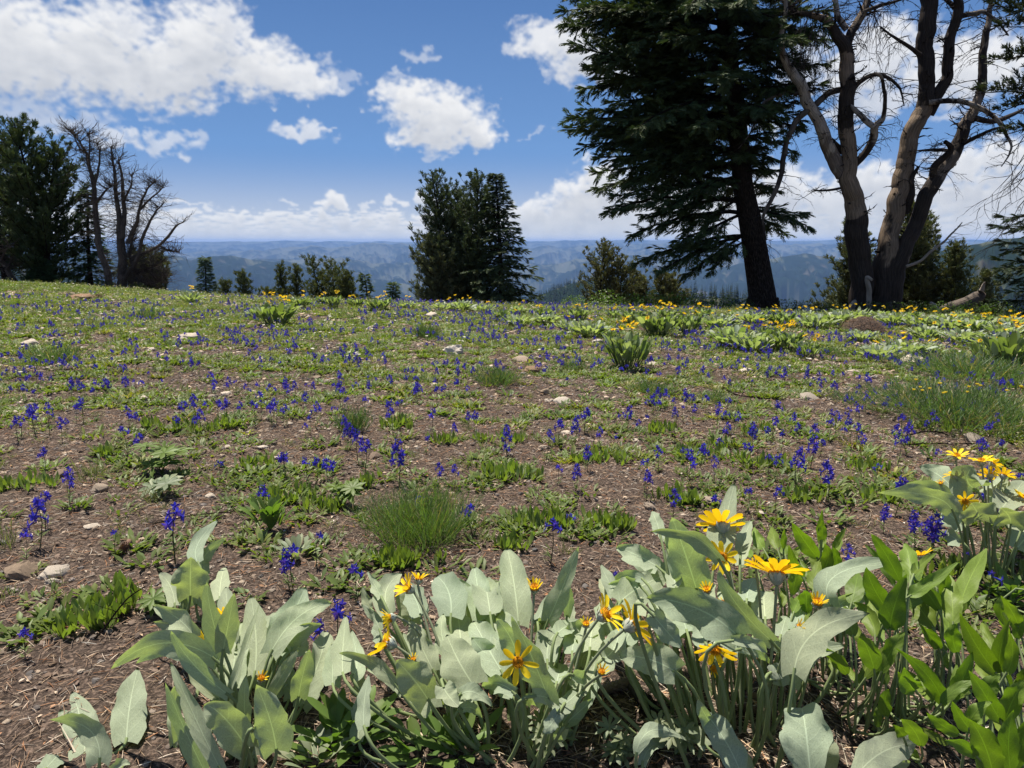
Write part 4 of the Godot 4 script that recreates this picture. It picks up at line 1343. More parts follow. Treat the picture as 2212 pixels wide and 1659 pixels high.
func pebble(s: int, squash: float, cuts: int) -> Geo:
	rng.seed = 4000 + s
	var g := Geo.new()
	var rows := 13
	var cols := 21
	var p := PackedVector3Array()
	var planes := []
	for k in cuts:
		planes.append([Vector3(rnd(-1, 1), rnd(-0.6, 1), rnd(-1, 1)).normalized(), rnd(0.55, 0.85)])
	for r in rows:
		var th := PI * r / (rows - 1)
		for c in cols:
			var ph := TAU * (c % (cols - 1)) / (cols - 1)
			var q := Vector3(sin(th) * cos(ph), cos(th), sin(th) * sin(ph))
			q *= 1.0 + 0.5 * fine.get_noise_3d(q.x * 60.0 + s * 40.0, q.y * 60.0, q.z * 60.0) + 0.14 * fine.get_noise_3d(q.x * 190.0, q.y * 190.0 + s * 9.0, q.z * 190.0)
			for w in planes:
				var over: float = q.dot(w[0]) - w[1]
				if over > 0:
					q -= w[0] * over * 0.9
			p.append(q * Vector3(1.0, squash, 0.8))
	# facets: every quad its own corners, so that edges stay crisp
	for r in rows - 1:
		for c in cols - 1:
			var a := p[r * cols + c]
			var b := p[r * cols + c + 1]
			var d := p[(r + 1) * cols + c]
			var e := p[(r + 1) * cols + c + 1]
			g.tri(a, d, b, Color.WHITE)
			g.tri(b, d, e, Color.WHITE)
	for k in range(0, g.i.size(), 3):   # every facet faces out
		var mid := g.v[k] + g.v[k + 1] + g.v[k + 2]
		if g.n[k].dot(mid) < 0:
			for w in 3:
				g.n[k + w] = -g.n[k + w]
			g.i[k] = k + 1
			g.i[k + 1] = k
	# soften half-way
	for k in g.n.size():
		g.n[k] = (g.n[k] + (g.v[k] / Vector3(1.0, squash, 0.8)).normalized() * 0.18).normalized()
	return g


func make_stones() -> void:
	var shapes := []
	for k in 8:
		shapes.append(pebble(k, [0.5, 0.62, 0.4, 0.7, 0.55, 0.3, 0.45, 0.6][k], 4 + k % 4))
	rng.seed = 88
	# the rocks one can point at: pixel, width in pixels, shape, colour, label
	var pale := Color(0.66, 0.62, 0.57)
	var rust := Color(0.30, 0.215, 0.15)
	for q in [
		[181, 650, 44, 0, rust, "brown weathered boulder on the grassy bank, the larger of two"], [212, 647, 28, 3, rust, "smaller brown boulder touching the larger one on the bank"],
		[985, 766, 56, 3, Color(0.72, 0.69, 0.65), "large white rock with deep cracks among larkspur"], [932, 688, 34, 1, pale, "white rock near the meadow's crest"], [1152, 806, 44, 0, rust, "brown pitted rock with a small stone beside it"],
		[1130, 812, 16, 4, pale, "small tan stone leaning on the brown pitted rock"], [1213, 872, 44, 2, pale, "smooth white rock behind a green leafy tuft"], [1182, 850, 34, 3, Color(0.38, 0.31, 0.25), "tan lumpy rock behind the smooth white one"], [1124, 782, 40, 2, Color(0.5, 0.43, 0.38), "flat pinkish slab in the gravel"],
		[1968, 790, 54, 1, pale, "white angular rock beside the wide feathery tufts"], [1842, 805, 34, 5, pale, "flat cracked pale slab among dense larkspur"], [1610, 805, 40, 5, pale, "flat pale rock half buried among larkspur"], [1745, 862, 46, 2, Color(0.46, 0.42, 0.38), "grey-white slab with larkspur growing over it"],
		[130, 684, 34, 5, Color(0.45, 0.34, 0.27), "flat pinkish slab on the grassy bank"], [68, 748, 36, 1, pale, "pale rounded stone on the grassy bank's foot"], [412, 735, 44, 0, pale, "white stone with a hollow in the grass"], [45, 1245, 62, 1, Color(0.36, 0.29, 0.23), "broad tan stone sunk in needle litter"],
		[122, 1248, 48, 0, pale, "pale rounded stone beside the broad tan one"], [115, 1262, 26, 4, pale, "small pale stone against the rounded one"], [2105, 955, 50, 2, Color(0.36, 0.33, 0.3), "low grey rock beside a larkspur"], [1880, 770, 30, 4, pale, "pale stone behind the feathery tufts"], [455, 1078, 24, 1, pale, "round pale stone between two leafy tufts"],
		[1410, 790, 30, 2, pale, "pale stone under the yellow-flowered clump"], [870, 760, 18, 3, rust, "small rusty stone near the cracked white rock"], [1290, 740, 34, 5, pale, "flat pale stone before the pale-leaved plants"], [600, 990, 26, 5, pale, "thin flat stone on bare litter"], [310, 865, 24, 1, pale, "pale pebble beside blue flowers on the slope"],
	]:
		var p := on_ground(q[0], q[1])
		var far := EYE.distance_to(p)
		var w: float = q[2] / FPX * far * 0.5
		var o := top("rock", (shapes[q[3]] as Geo).mesh(M.stone) if false else tinted(shapes[q[3]], vary(q[4], 0.08), M.stone), q[5], "rock")
		o.transform = Transform3D(Basis(Vector3.UP, rnd(0, 1.0)).scaled(Vector3(w, w * 1.15, w)), Vector3(p.x, p.y + w * 0.06, p.z))
	# loose stones
	var tones := []
	for k in 8:
		tones.append(tinted(shapes[k], vary([pale, Color(0.42, 0.36, 0.3), Color(0.34, 0.28, 0.23), pale, Color(0.47, 0.4, 0.34), pale, Color(0.4, 0.36, 0.33), Color(0.28, 0.22, 0.18)][k], 0.1), M.stone))
	var n := 0
	while n < 150:
		var p := wedge(2.4, 10.0, 37.0)
		if fine.get_noise_2d(p.x * 40.0, p.z * 40.0) < -0.05 or rng.randf() < 0.4:
			continue
		var w := rnd(0.018, 0.045) * (0.7 + p.length() * 0.06)
		var kind := rng.randi() % 8
		var o := top("stone", tones[kind], "%s loose stone close to the %s" % [["pale flattish", "tan rounded", "brown flat", "pale thick", "buff angular", "pale thin", "grey smooth", "dark brown"][kind], beside(p)], "stone", "loose stones in the meadow")
		o.transform = stand(p, rnd(0, TAU), w, 0.4)
		o.position.y += w * 0.15
		n += 1
	for k in 4:
		var places := []
		var tints := PackedColorArray()
		for s in 11000:
			var p := wedge(1.15, 17.0)
			if fine.get_noise_2d(p.x * 40.0, p.z * 40.0) + 0.5 * broad.get_noise_2d(p.x * 70.0, p.z * 70.0) < rnd(-0.35, 0.15):
				continue
			var w := rnd(0.003, 0.014) * (0.5 + p.length() * 0.2)
			var x := stand(p, rnd(0, TAU), w, 0.5)
			x.origin.y += w * 0.1
			places.append(x)
			tints.append(vary(Color(0.95, 0.9, 0.86), 0.18))
		scatter("gravel", tones[k * 2], places, tints, "pale gravel strewn over the soil")


func tinted(g: Geo, col: Color, m: Material) -> Mesh:
	var c := PackedColorArray()
	c.resize(g.v.size())
	c.fill(col)
	g.c = c
	return g.mesh(m)


func make_litter() -> void:
	rng.seed = 202
	var g := Geo.new()   # a dry needle, 1 long
	g.tube(PackedVector3Array([Vector3(0, 0, -0.5), Vector3(0.02, 0.04, 0.0), Vector3(-0.02, 0.0, 0.5)]), PackedFloat32Array([0.022, 0.03, 0.010]), 3, Color.WHITE)
	var chip := Geo.new()
	blade(chip, Vector3(0, 0, -0.5), Vector3(0, 0, 1), Vector3.UP, 1.0, 0.3, 0.15, 0.5, 4, 3, 3, Color.WHITE)
	var straw := Geo.new()
	blade(straw, Vector3(0, 0, -0.5), Vector3(0, 0.05, 1), Vector3.UP, 1.0, 0.016, -0.1, 0.3, 2, 5, 2, Color.WHITE)
	var tones := [Color(0.26, 0.18, 0.12), Color(0.17, 0.12, 0.085), Color(0.36, 0.28, 0.2), Color(0.11, 0.08, 0.062), Color(0.46, 0.39, 0.31), Color(0.30, 0.155, 0.08)]
	for lot in [[1.05, 4.6, 46000, 0.024, 0.042], [4.6, 10.5, 33000, 0.04, 0.075]]:
		var places := []
		var tints := PackedColorArray()
		for k in lot[2]:
			var p := wedge(lot[0], lot[1])
			var l := rnd(lot[3], lot[4])
			var b := Basis(Vector3.UP, rnd(0, TAU)) * Basis(Vector3.RIGHT, rnd(-0.3, 0.3))
			places.append(Transform3D(b.scaled(Vector3.ONE * l), Vector3(p.x, ground_h(p.x, p.z) + rnd(0.0, 0.007), p.z)))
			tints.append(vary(tones[rng.randi() % tones.size()], 0.25))
		scatter("needle_litter", g.mesh(M.litter), places, tints, "dry brown needles strewn over the soil")
	var places := []
	var tints := PackedColorArray()
	for k in 11500:
		var p := wedge(1.05, 7.0)
		places.append(Transform3D((Basis(Vector3.UP, rnd(0, TAU)) * Basis(Vector3(rnd(-1, 1), 0, rnd(-1, 1)).normalized(), rnd(0, 0.7))).scaled(Vector3.ONE * rnd(0.006, 0.018)), Vector3(p.x, ground_h(p.x, p.z) + 0.003, p.z)))
		tints.append(vary(tones[rng.randi() % tones.size()], 0.3))
	var crumbs := []
	var earth := PackedColorArray()
	for k in 19000:
		var p := wedge(1.05, 8.0)
		var w := rnd(0.003, 0.014) * (0.7 + p.length() * 0.12)
		crumbs.append(stand(p, rnd(0, TAU), w, 0.6))
		earth.append(vary(Color(0.135, 0.105, 0.085), 0.4))
	scatter("soil_crumbs", pebble(3, 0.7, 5).mesh(M.litter), crumbs, earth, "dark crumbs of soil under the litter")
	rng.seed = 203
	scatter("bark_litter", chip.mesh(M.litter), places, tints, "bark flakes and cone scales strewn over the soil")
	places = []
	tints = PackedColorArray()
	for q in [[1060, 1600, 90], [1650, 1590, 260], [1480, 1560, 110], [560, 1600, 50], [2100, 1230, 60], [2000, 1500, 90]]:
		var c := on_ground(q[0], q[1])
		for k in q[2]:
			var p := c + Vector3(rng.randfn(0, 0.13), 0, rng.randfn(0, 0.09))
			places.append(Transform3D((Basis(Vector3.UP, rnd(0, TAU)) * Basis(Vector3.RIGHT, rnd(-0.35, 0.1))).scaled(Vector3(1, 1, 1) * rnd(0.03, 0.11)), Vector3(p.x, ground_h(p.x, p.z) + rnd(0.002, 0.015), p.z)))
			tints.append(vary(Color(0.34, 0.27, 0.19), 0.35))
	scatter("straw_litter", straw.mesh(M.litter), places, tints, "dead straw and old leaf stalks round the plants")


func make_cones_and_sticks() -> void:
	rng.seed = 640
	for q in [[1395, 1545, 0.13, 0.3, Color(0.05, 0.038, 0.03), "dark open pine cone between two big balsamroot plants"], [1330, 1500, 0.10, 2.0, Color(0.16, 0.12, 0.09), "greyish pine cone behind the dark open cone"], [272, 1192, 0.085, 0.2, Color(0.22, 0.14, 0.09), "narrow brown cone lying on bare litter"], [1640, 1560, 0.09, 1.2, Color(0.10, 0.07, 0.05), "small cone in straw at the big plant's foot"]]:
		var p := on_ground(q[0], q[1])
		var g := Geo.new()
		var l: float = q[2]
		g.tube(PackedVector3Array([Vector3(0, 0, -l * 0.5), Vector3.ZERO, Vector3(0, 0, l * 0.5)]), PackedFloat32Array([l * 0.10, l * 0.12, l * 0.03]), 8, q[4] * 0.7)
		for k in 110:
			var t := k / 110.0
			var a := k * 2.399
			var r := l * 0.25 * pow(sin(PI * clampf(t * 0.9 + 0.08, 0, 1)), 0.7)
			blade(g, Vector3(0, 0, l * (t - 0.5)), Vector3(cos(a), sin(a), 0.55), Vector3(0, 0, 1), r, l * 0.05, 0.25, 0.3, 0, 3, 3, vary(q[4], 0.25))
		var o := top("pine_cone", g.mesh(M.litter), q[5], "pine cone")
		o.transform = Transform3D(Basis(Vector3.UP, q[3]), Vector3(p.x, p.y + l * 0.17, p.z))
	for q in [
		[[[205, 1385], [232, 1330], [262, 1290], [300, 1240], [352, 1205]], 0.0028, [0.0, 0.02, 0.05, 0.08, 0.10], "dark forked twig sticking up beside a leafy tuft"],
		[[[1940, 950], [1990, 938], [2030, 936], [2048, 946]], 0.0045, [0.0, 0.03, 0.03, 0.0], "thin dark stick arched over the soil"],
		[[[1950, 968], [2000, 962], [2060, 966], [2110, 962]], 0.004, [0.004, 0.01, 0.006, 0.004], "thin dark stick lying along the soil"],
		[[[1560, 845], [1600, 858], [1680, 862]], 0.004, [0.02, 0.01, 0.004], "grey stick lying among larkspur"],
		[[[330, 1140], [420, 1120], [500, 1108]], 0.003, [0.004, 0.012, 0.004], "pale thin straw stick on the litter"],
	]:
		var pts := PackedVector3Array()
		var rad := PackedFloat32Array()
		var foot := on_ground(q[0][0][0], q[0][0][1])
		for k in q[0].size():
			var up: float = q[2][k]
			pts.append((on_ground(q[0][k][0], q[0][k][1], up) if k and not q[3].begins_with("dark") else foot + Vector3((q[0][k][0] - q[0][0][0]) / FPX * 1.0, up, -0.02 * k)) + Vector3(0, 0.004 + (up if k and not q[3].begins_with("dark") else 0.0), 0))
			rad.append(q[1] * (1.0 - 0.12 * k))
		var s := resample(pts, rad, 4)
		var g := Geo.new()
		g.tube(s[0], s[1], 6, Color(0.07, 0.052, 0.042) if not q[3].begins_with("pale") else Color(0.4, 0.33, 0.24), 0.3, fine, 4.0)
		for k in 5:
			twig(g, s[0][(2 + k * 2) % s[0].size()], Vector3(rnd(-1, 1), rnd(0, 0.6), rnd(-0.5, 0.5)), 0.05, q[1] * 0.5, Color(0.08, 0.06, 0.05), 1)
		g.v = Transform3D(Basis(), -foot) * g.v
		var o := top("stick", g.mesh(M.bark), q[3], "stick")
		o.position = foot
	# the mound of needle litter among the balsamroot
	var c := on_ground(1862, 716)
	var m := Geo.new()
	var p := PackedVector3Array()
	var uvs := PackedVector2Array()
	for r in 14:
		for k in 37:
			var a := TAU * (36 - k) / 36.0
			var o := r / 13.0
			var x := cos(a) * o * 0.36
			var z := sin(a) * o * 0.30
			p.append(Vector3(x, 0.20 * (1.0 - o * o * 1.15) * (1.0 + 0.2 * fine.get_noise_2d(x * 400.0, z * 400.0)), z))
			uvs.append(Vector2(x, z))
	m.sheet(14, 37, p, uvs, Color.WHITE)
	var mound := thing("litter_mound", c, "low brown mound of needle litter among balsamroot", "mound")
	part(mound, "mound", m.mesh(M.soil))
	var nd := Geo.new()
	for k in 900:
		var a := rnd(0, TAU)
		var o := sqrt(rng.randf())
		twig(nd, Vector3(cos(a) * o * 0.36, 0.20 * (1.0 - o * o * 1.15) + 0.005, sin(a) * o * 0.30), Vector3(rnd(-1, 1), rnd(-0.1, 0.3), rnd(-1, 1)), rnd(0.04, 0.1), 0.0022, vary(Color(0.20, 0.13, 0.09), 0.4), 0)
	part(mound, "needles", nd.mesh(M.litter)).set_meta("kind", "stuff")


func make_tufts() -> void:
	rng.seed = 1500
	# shapes of the low leafy plants, from big-leaved to small
	var whole := []
	for k in 8:
		whole.append(rosette(16 + k * 2, rnd(0.042, 0.058), rnd(0.0060, 0.0085), 0, 0.75, 0.055, vary(GREEN, 0.16)).mesh(M.green))
	var single := []
	for k in 12:
		var g := Geo.new()
		blade(g, Vector3.ZERO, Vector3(0, 1, 0), Vector3(0, 0, 1), rnd(0.05, 0.068), rnd(0.0062, 0.0088), -0.22, 0.35, 0, 5, 3, vary(GREEN * 1.3, 0.25))
		single.append(g.mesh(M.green))
	# mats near enough to tell leaf from leaf: pixel, width and depth in pixels
	var mats := [[205, 1330, 150, 46, 96], [450, 925, 120, 16, 60], [60, 1055, 90, 12, 44], [215, 985, 60, 8, 20], [1105, 1032, 130, 20, 70], [1165, 1135, 140, 16, 60], [1300, 1140, 110, 16, 56], [1470, 1085, 100, 14, 48], [880, 1215, 130, 22, 70], [1300, 1000, 120, 12, 50], [1640, 1005, 120, 16, 60], [1560, 970, 70, 10, 30], [1735, 1085, 80, 12, 40], [1900, 1085, 60, 14, 34], [640, 1085, 130, 26, 70], [1500, 985, 100, 12, 44], [1420, 930, 90, 10, 40], [720, 1105, 60, 10, 30], [1100, 1190, 70, 10, 26], [140, 1375, 36, 8, 14], [1880, 1015, 80, 10, 34], [2010, 925, 90, 10, 40], [1080, 955, 100, 10, 40], [560, 1010, 80, 8, 30], [960, 960, 70, 10, 30], [780, 1060, 50, 8, 22], [2030, 1240, 70, 12, 30], [1640, 935, 80, 8, 36], [860, 925, 80, 8, 36], [330, 925, 60, 8, 30]]
	for q in mats:
		var c := on_ground(q[0], q[1])
		var far := EYE.distance_to(c)
		var w: float = q[2] / FPX * far * 0.5
		var deep: float = 1.5 * q[3] / FPX * far * 0.5 / maxf(0.2, (EYE.y - c.y) / far)
		var t := thing("leafy_mat", c, "%s mat of spoon-shaped green leaves close to the %s" % ["wide" if q[2] > 110 else "broad" if q[2] > 85 else "narrow" if q[2] > 65 else "very small", beside(c)], "plant", "low leafy mats on bare litter")
		var heart := Vector3.ZERO
		for k in int(q[4] * 1.9):
			if k % 7 == 0:   # a mat is many small rosettes
				var a := rnd(0, TAU)
				var o := sqrt(rng.randf())
				heart = Vector3(cos(a) * o * w, 0, sin(a) * o * deep)
			var b := rnd(0, TAU)
			var at := heart + Vector3(sin(b), 0, cos(b)) * rnd(0.0, 0.012)
			at.y = ground_h(c.x + at.x, c.z + at.z) - c.y - 0.003
			part(t, "leaf", single[rng.randi() % 12], Transform3D((Basis(Vector3.UP, b + rnd(-0.4, 0.4)) * Basis(Vector3.RIGHT, rnd(0.15, 1.05))).scaled(Vector3.ONE * rnd(0.6, 1.15)), at))
	# the rest: the nearest as plants of their own, the others as ground cover
	var spots := []
	for k in 50000:
		var p := wedge(2.0, 20.0, 50.0)
		if rng.randf() < maxf(cover(p.x, p.z), 0.10) * lerpf(1.0, 0.5, smooth(6.0, 14.0, p.length())):
			spots.append(p)
	spots.sort_custom(func(a: Vector3, b: Vector3) -> bool: return a.length_squared() < b.length_squared())
	var places := []
	var tints := []
	for k in 8:
		places.append([])
		tints.append(PackedColorArray())
	var made := 0
	for k in spots.size():
		var p: Vector3 = spots[k]
		var s := rnd(0.7, 1.25) * lerpf(0.9, 1.35, smooth(4.0, 14.0, p.length()))
		if made < 260 and absf(p.x) < -p.z * 0.78:
			made += 1
			var t := thing("leafy_tuft", Vector3.ZERO, "%s tuft of spoon-shaped green leaves close to the %s" % ["tiny" if s < 0.85 else "small" if s < 1.0 else "larger", beside(p)], "plant", "small green tufts in the soil")
			t.transform = stand(p, rnd(0, TAU), s, 0.15)
			part(t, "leaves", whole[k % 8])
		else:
			places[k % 8].append(stand(p, rnd(0, TAU), s, 0.2))
			tints[k % 8].append(vary(Color(1.0, 1.0, 1.0) if rng.randf() < 0.8 else Color(1.45, 1.12, 1.1), 0.24))
	for k in 8:
		scatter("ground_cover", whole[k], places[k], tints[k], "low green leafy ground cover of the meadow")
	# fine grass between
	var blades := strands(16, 0.05, 0.035, Color(0.15, 0.19, 0.06), 0.0012).mesh(M.green)
	var gp := []
	var gt := PackedColorArray()
	for k in 11500:
		var p := wedge(2.2, 20.0, 50.0)
		if cover(p.x + 3.0, p.z) < 0.3:
			continue
		gp.append(stand(p, rnd(0, TAU), rnd(0.7, 1.6) * lerpf(0.8, 1.6, smooth(4.0, 14.0, p.length())), 0.2))
		gt.append(vary(Color.WHITE, 0.3))
	scatter("grass", blades, gp, gt, "thin short grass between the leafy plants")
	# small white flowers on the bank
	var w := Geo.new()
	for k in 5:
		w.lozenge(Vector3(0, 1, 0), Vector3(cos(k * TAU / 5), 0.25, sin(k * TAU / 5)) * 0.2, Vector3(-sin(k * TAU / 5), 0, cos(k * TAU / 5)) * 0.08, Color(0.75, 0.74, 0.68), 0.6)
	w.tube(PackedVector3Array([Vector3.ZERO, Vector3(0, 1, 0)]), PackedFloat32Array([0.02, 0.012]), 3, Color(0.12, 0.16, 0.05))
	gp = []
	gt = PackedColorArray()
	for k in 5200:
		var p := wedge(6.0, 19.5, 50.0)
		if rng.randf() > smooth(7.0, -6.0, p.x) or fine.get_noise_2d(p.x * 60.0, p.z * 60.0) < -0.1:
			continue
		gp.append(stand(p, rnd(0, TAU), rnd(0.05, 0.1), 0.3))
		gt.append(Color.WHITE)
	scatter("white_blossoms", w.mesh(M.petal), gp, gt, "tiny white blossoms sprinkled over the grassy bank")
	# feathery tufts: pixel of the foot, width, height in pixels, how many strands, colour
	var feather := Color(0.10, 0.16, 0.07)
	for q in [
		[905, 1165, 225, 125, 1300, Color(0.12, 0.19, 0.065), "big feathery tuft of thread-like leaves behind the balsamroot"], [2080, 905, 290, 76, 1700, feather, "widest feathery tuft with tiny yellow flowers in it"], [2110, 815, 250, 46, 1300, feather, "wide dark feathery tuft behind the widest one"],
		[765, 935, 70, 60, 320, feather, "thin feathery tuft beside a tall larkspur"], [1075, 830, 100, 42, 460, feather, "feathery tuft near the brown pitted rock"], [120, 785, 100, 34, 420, feather, "feathery tuft on the slope below the bank"], [925, 730, 60, 34, 300, feather, "small feathery tuft before the crest's white rock"],
		[320, 690, 50, 24, 120, feather, "small feathery tuft on the grassy bank"], [1790, 770, 60, 26, 120, feather, "dark feathery tuft beside the yellow clump"], [1410, 850, 90, 32, 340, feather, "grey-green feathery tuft behind a leafy mat"], [1240, 800, 70, 30, 140, feather, "feathery tuft under the yellow-flowered clump"], [200, 1040, 70, 44, 60, Color(0.17, 0.19, 0.09), "wispy grey tuft in bare litter"], [330, 1090, 50, 40, 40, Color(0.17, 0.19, 0.09), "sparse wispy tuft near a pale stone"], [15, 1190, 50, 70, 40, Color(0.17, 0.19, 0.09), "wispy tuft beside the broad tan stone"], [1540, 870, 70, 30, 140, feather, "feathery tuft among dense larkspur"], [1830, 870, 90, 30, 140, feather, "low feathery tuft before the widest one"],
	]:
		var c := on_ground(q[0], q[1])
		var far := EYE.distance_to(c)
		var t := thing("feathery_tuft", c, q[6], "plant")
		part(t, "foliage", strands(q[4], q[3] / FPX * far, q[2] / FPX * far * 0.55, q[5], maxf(0.0009, 0.00042 * far)).mesh(M.green))
		if q[6].begins_with("widest"):
			for k in 16:
				var a := rnd(0, TAU)
				var f := Geo.new()
				var b := Vector3(rnd(-0.9, 0.5) * q[2] / FPX * far * 0.5, q[3] / FPX * far * rnd(0.7, 1.0), rnd(0.0, 0.2))
				for s in 12:
					f.lozenge(b, Vector3(cos(s * 2.4) * 0.012, 0.012, sin(s * 2.4) * 0.012), Vector3(-sin(s * 2.4), 0.3, cos(s * 2.4)) * 0.004, Color(0.62, 0.52, 0.05))
				f.tube(PackedVector3Array([Vector3(b.x * 0.6, 0, b.z * 0.6), b]), PackedFloat32Array([0.0012, 0.001]), 3, feather)
				part(t, "flower", f.mesh(M.petal))


func make_lupines() -> void:
	rng.seed = 1717
	for q in [[350, 1030, 12, 60, "lupine with bright star-shaped leaves behind bare litter"], [745, 1095, 9, 52, "lupine beside the big feathery tuft"], [350, 1075, 6, 40, "grey-green lupine seedling before the bright one"], [1330, 1645, 9, 70, "pale lupine leaves at the balsamroot's foot"], [1190, 1640, 8, 70, "pale lupine under the middle balsamroot"], [1465, 1640, 7, 66, "pale lupine beside the dark open cone"], [330, 1330, 4, 40, "lupine leaf among spoon-shaped leaves"]]:
		var c := on_ground(q[0], q[1])
		var far := EYE.distance_to(c)
		var t := thing("lupine_plant", c, q[4], "plant")
		var pale: bool = q[4].begins_with("pale") or q[4].begins_with("grey")
		for k in q[2]:
			var a := rnd(0, TAU)
			var h: float = q[3] / FPX * far * rnd(0.35, 0.95)
			var o := h * rnd(0.2, 0.85)
			var hub := Vector3(cos(a) * o, h, sin(a) * o)
			var g := Geo.new()
			limb(g, Vector3(0, -0.005, 0), Vector3(cos(a) * o * 0.35, h * 0.6, sin(a) * o * 0.35), hub, 0.0018, 0.0012, 4, Color(0.13, 0.17, 0.05), 5)
			var face := Vector3(rnd(-0.5, 0.5), 1, rnd(-0.2, 0.6)).normalized()
			var bb := facing(Vector3(1, 0, 0.2), face)
			var col := vary(Color(0.22, 0.27, 0.16) if pale else Color(0.13, 0.20, 0.04), 0.15)
			for s in 8:
				var w := s * TAU / 8.5
				blade(g, hub, bb * Vector3(sin(w), 0.18, cos(w)), face, rnd(0.028, 0.04) * far / 1.9, 0.0062 * far / 1.9, -0.15, 0.3, 0, 4, 3, vary(col, 0.1))
			part(t, "leaf", g.mesh(M.green))


func make_larkspurs() -> void:
	rng.seed = 2024
	var flowers := []
	for k in 5:
		flowers.append(floret())
	var flower_mesh := []
	for f: Geo in flowers:
		flower_mesh.append(f.mesh(M.blue))
	var kinds := []
	for k in 12:
		var h := rnd(0.11, 0.19)
		var n: int = [3, 4, 5, 4, 7, 5, 9, 3, 6, 4, 2, 5][k]
		var plan := larkspur_plan(h, n)
		var stem := larkspur_stem(h)
		var all := Geo.new()
		for s in plan.size():
			all.add_own(flowers[(k + s) % 5], plan[s], Color.WHITE)
		var spike := all.mesh(M.blue)
		var both := Geo.new()
		both.add_own(all, Transform3D(), Color.WHITE)
		both.add_own(stem, Transform3D(), Color.WHITE)
		kinds.append([plan, stem.mesh(M.green), spike, both.mesh(M.blue), h])
	var spots := []
	for q in [[90, 965], [140, 1010], [300, 945], [270, 930], [240, 1125], [75, 1105], [45, 1140], [88, 1072], [478, 980], [612, 975], [660, 985], [715, 995], [40, 1320], [620, 1190], [680, 1145], [770, 1215], [1225, 1090], [1190, 1140], [1020, 1085], [1395, 1005], [1205, 985], [1245, 1000], [1720, 990], [1790, 1020], [1755, 960], [1560, 940], [1690, 930], [1550, 1060], [1680, 1045], [1620, 1045], [1840, 1180], [2020, 1140], [2100, 1165], [2140, 1250], [1330, 1250], [1400, 1190], [175, 850], [305, 805], [345, 800], [2030, 950], [1970, 915], [2140, 1105], [735, 1330], [690, 1335], [630, 1200], [1455, 1065], [1490, 990], [1180, 945], [945, 1000], [980, 1000], [1940, 1050], [1985, 1115], [1265, 890], [905, 1055], [560, 1050], [1915, 1085]]:
		spots.append([on_ground(q[0], q[1], 0.13), -1])
	for q in [[370, 1125, 8], [860, 980, 6], [1630, 915, 6], [615, 815, 6], [735, 835, 4], [1400, 1010, 4], [1725, 985, 6], [1795, 1015, 4], [2125, 945, 8], [140, 1015, 8], [2020, 1135, 4], [1270, 950, 6]]:
		spots.append([on_ground(q[0], q[1], 0.15), q[2]])
	for k in 18500:
		var p := wedge(2.9, 15.8)
		var r := p.length()
		var m := broad.get_noise_2d(p.x * 60.0 - 200.0, p.z * 60.0) + 0.7 * fine.get_noise_2d(p.x * 80.0, p.z * 80.0 - 90.0)
		if rng.randf() < smooth(-0.25, 0.35, m) * lerpf(0.12, 0.62, smooth(2.6, 5.0, r)) * lerpf(1.0, 0.5, smooth(10.0, 16.0, r)) * lerpf(1.0, 0.55, smooth(-1.0, -6.0, p.x) * smooth(5.0, 8.0, r)):
			spots.append([p, -1])
	spots.sort_custom(func(a: Array, b: Array) -> bool: return a[0].length_squared() < b[0].length_squared())
	var places := []
	var tints := []
	for k in 12:
		places.append([])
		tints.append(PackedColorArray())
	var made := 0
	for k in spots.size():
		var p: Vector3 = spots[k][0]
		var v: int = spots[k][1] if spots[k][1] >= 0 else rng.randi() % 12
		var x := stand(p, rnd(0, TAU), rnd(0.5, 0.88) * (1.25 if spots[k][1] >= 0 else 1.0) * lerpf(1.12, 0.88, smooth(2.5, 6.0, p.length())), 0.14)
		if made < 300 and absf(p.x) < -p.z * 0.78:
			made += 1
			var t := thing("larkspur", Vector3.ZERO, "blue larkspur with %s open flowers close to the %s" % [["no", "one", "two", "three", "four", "five", "six", "seven", "eight", "nine"][kinds[v][0].size()], beside(p)], "flower", "blue larkspurs of the meadow")
			t.transform = x
			part(t, "stem", kinds[v][1])
			if made < 170:
				for s in kinds[v][0].size():
					part(t, "flower", flower_mesh[(v + s) % 5], kinds[v][0][s])
			else:
				part(t, "flower_spike", kinds[v][2])
		else:
			places[v].append(x)
			tints[v].append(vary(Color.WHITE, 0.2))
	for k in 12:
		scatter("far_larkspur", kinds[k][3], places[k], tints[k], "blue larkspur massed over the farther meadow")


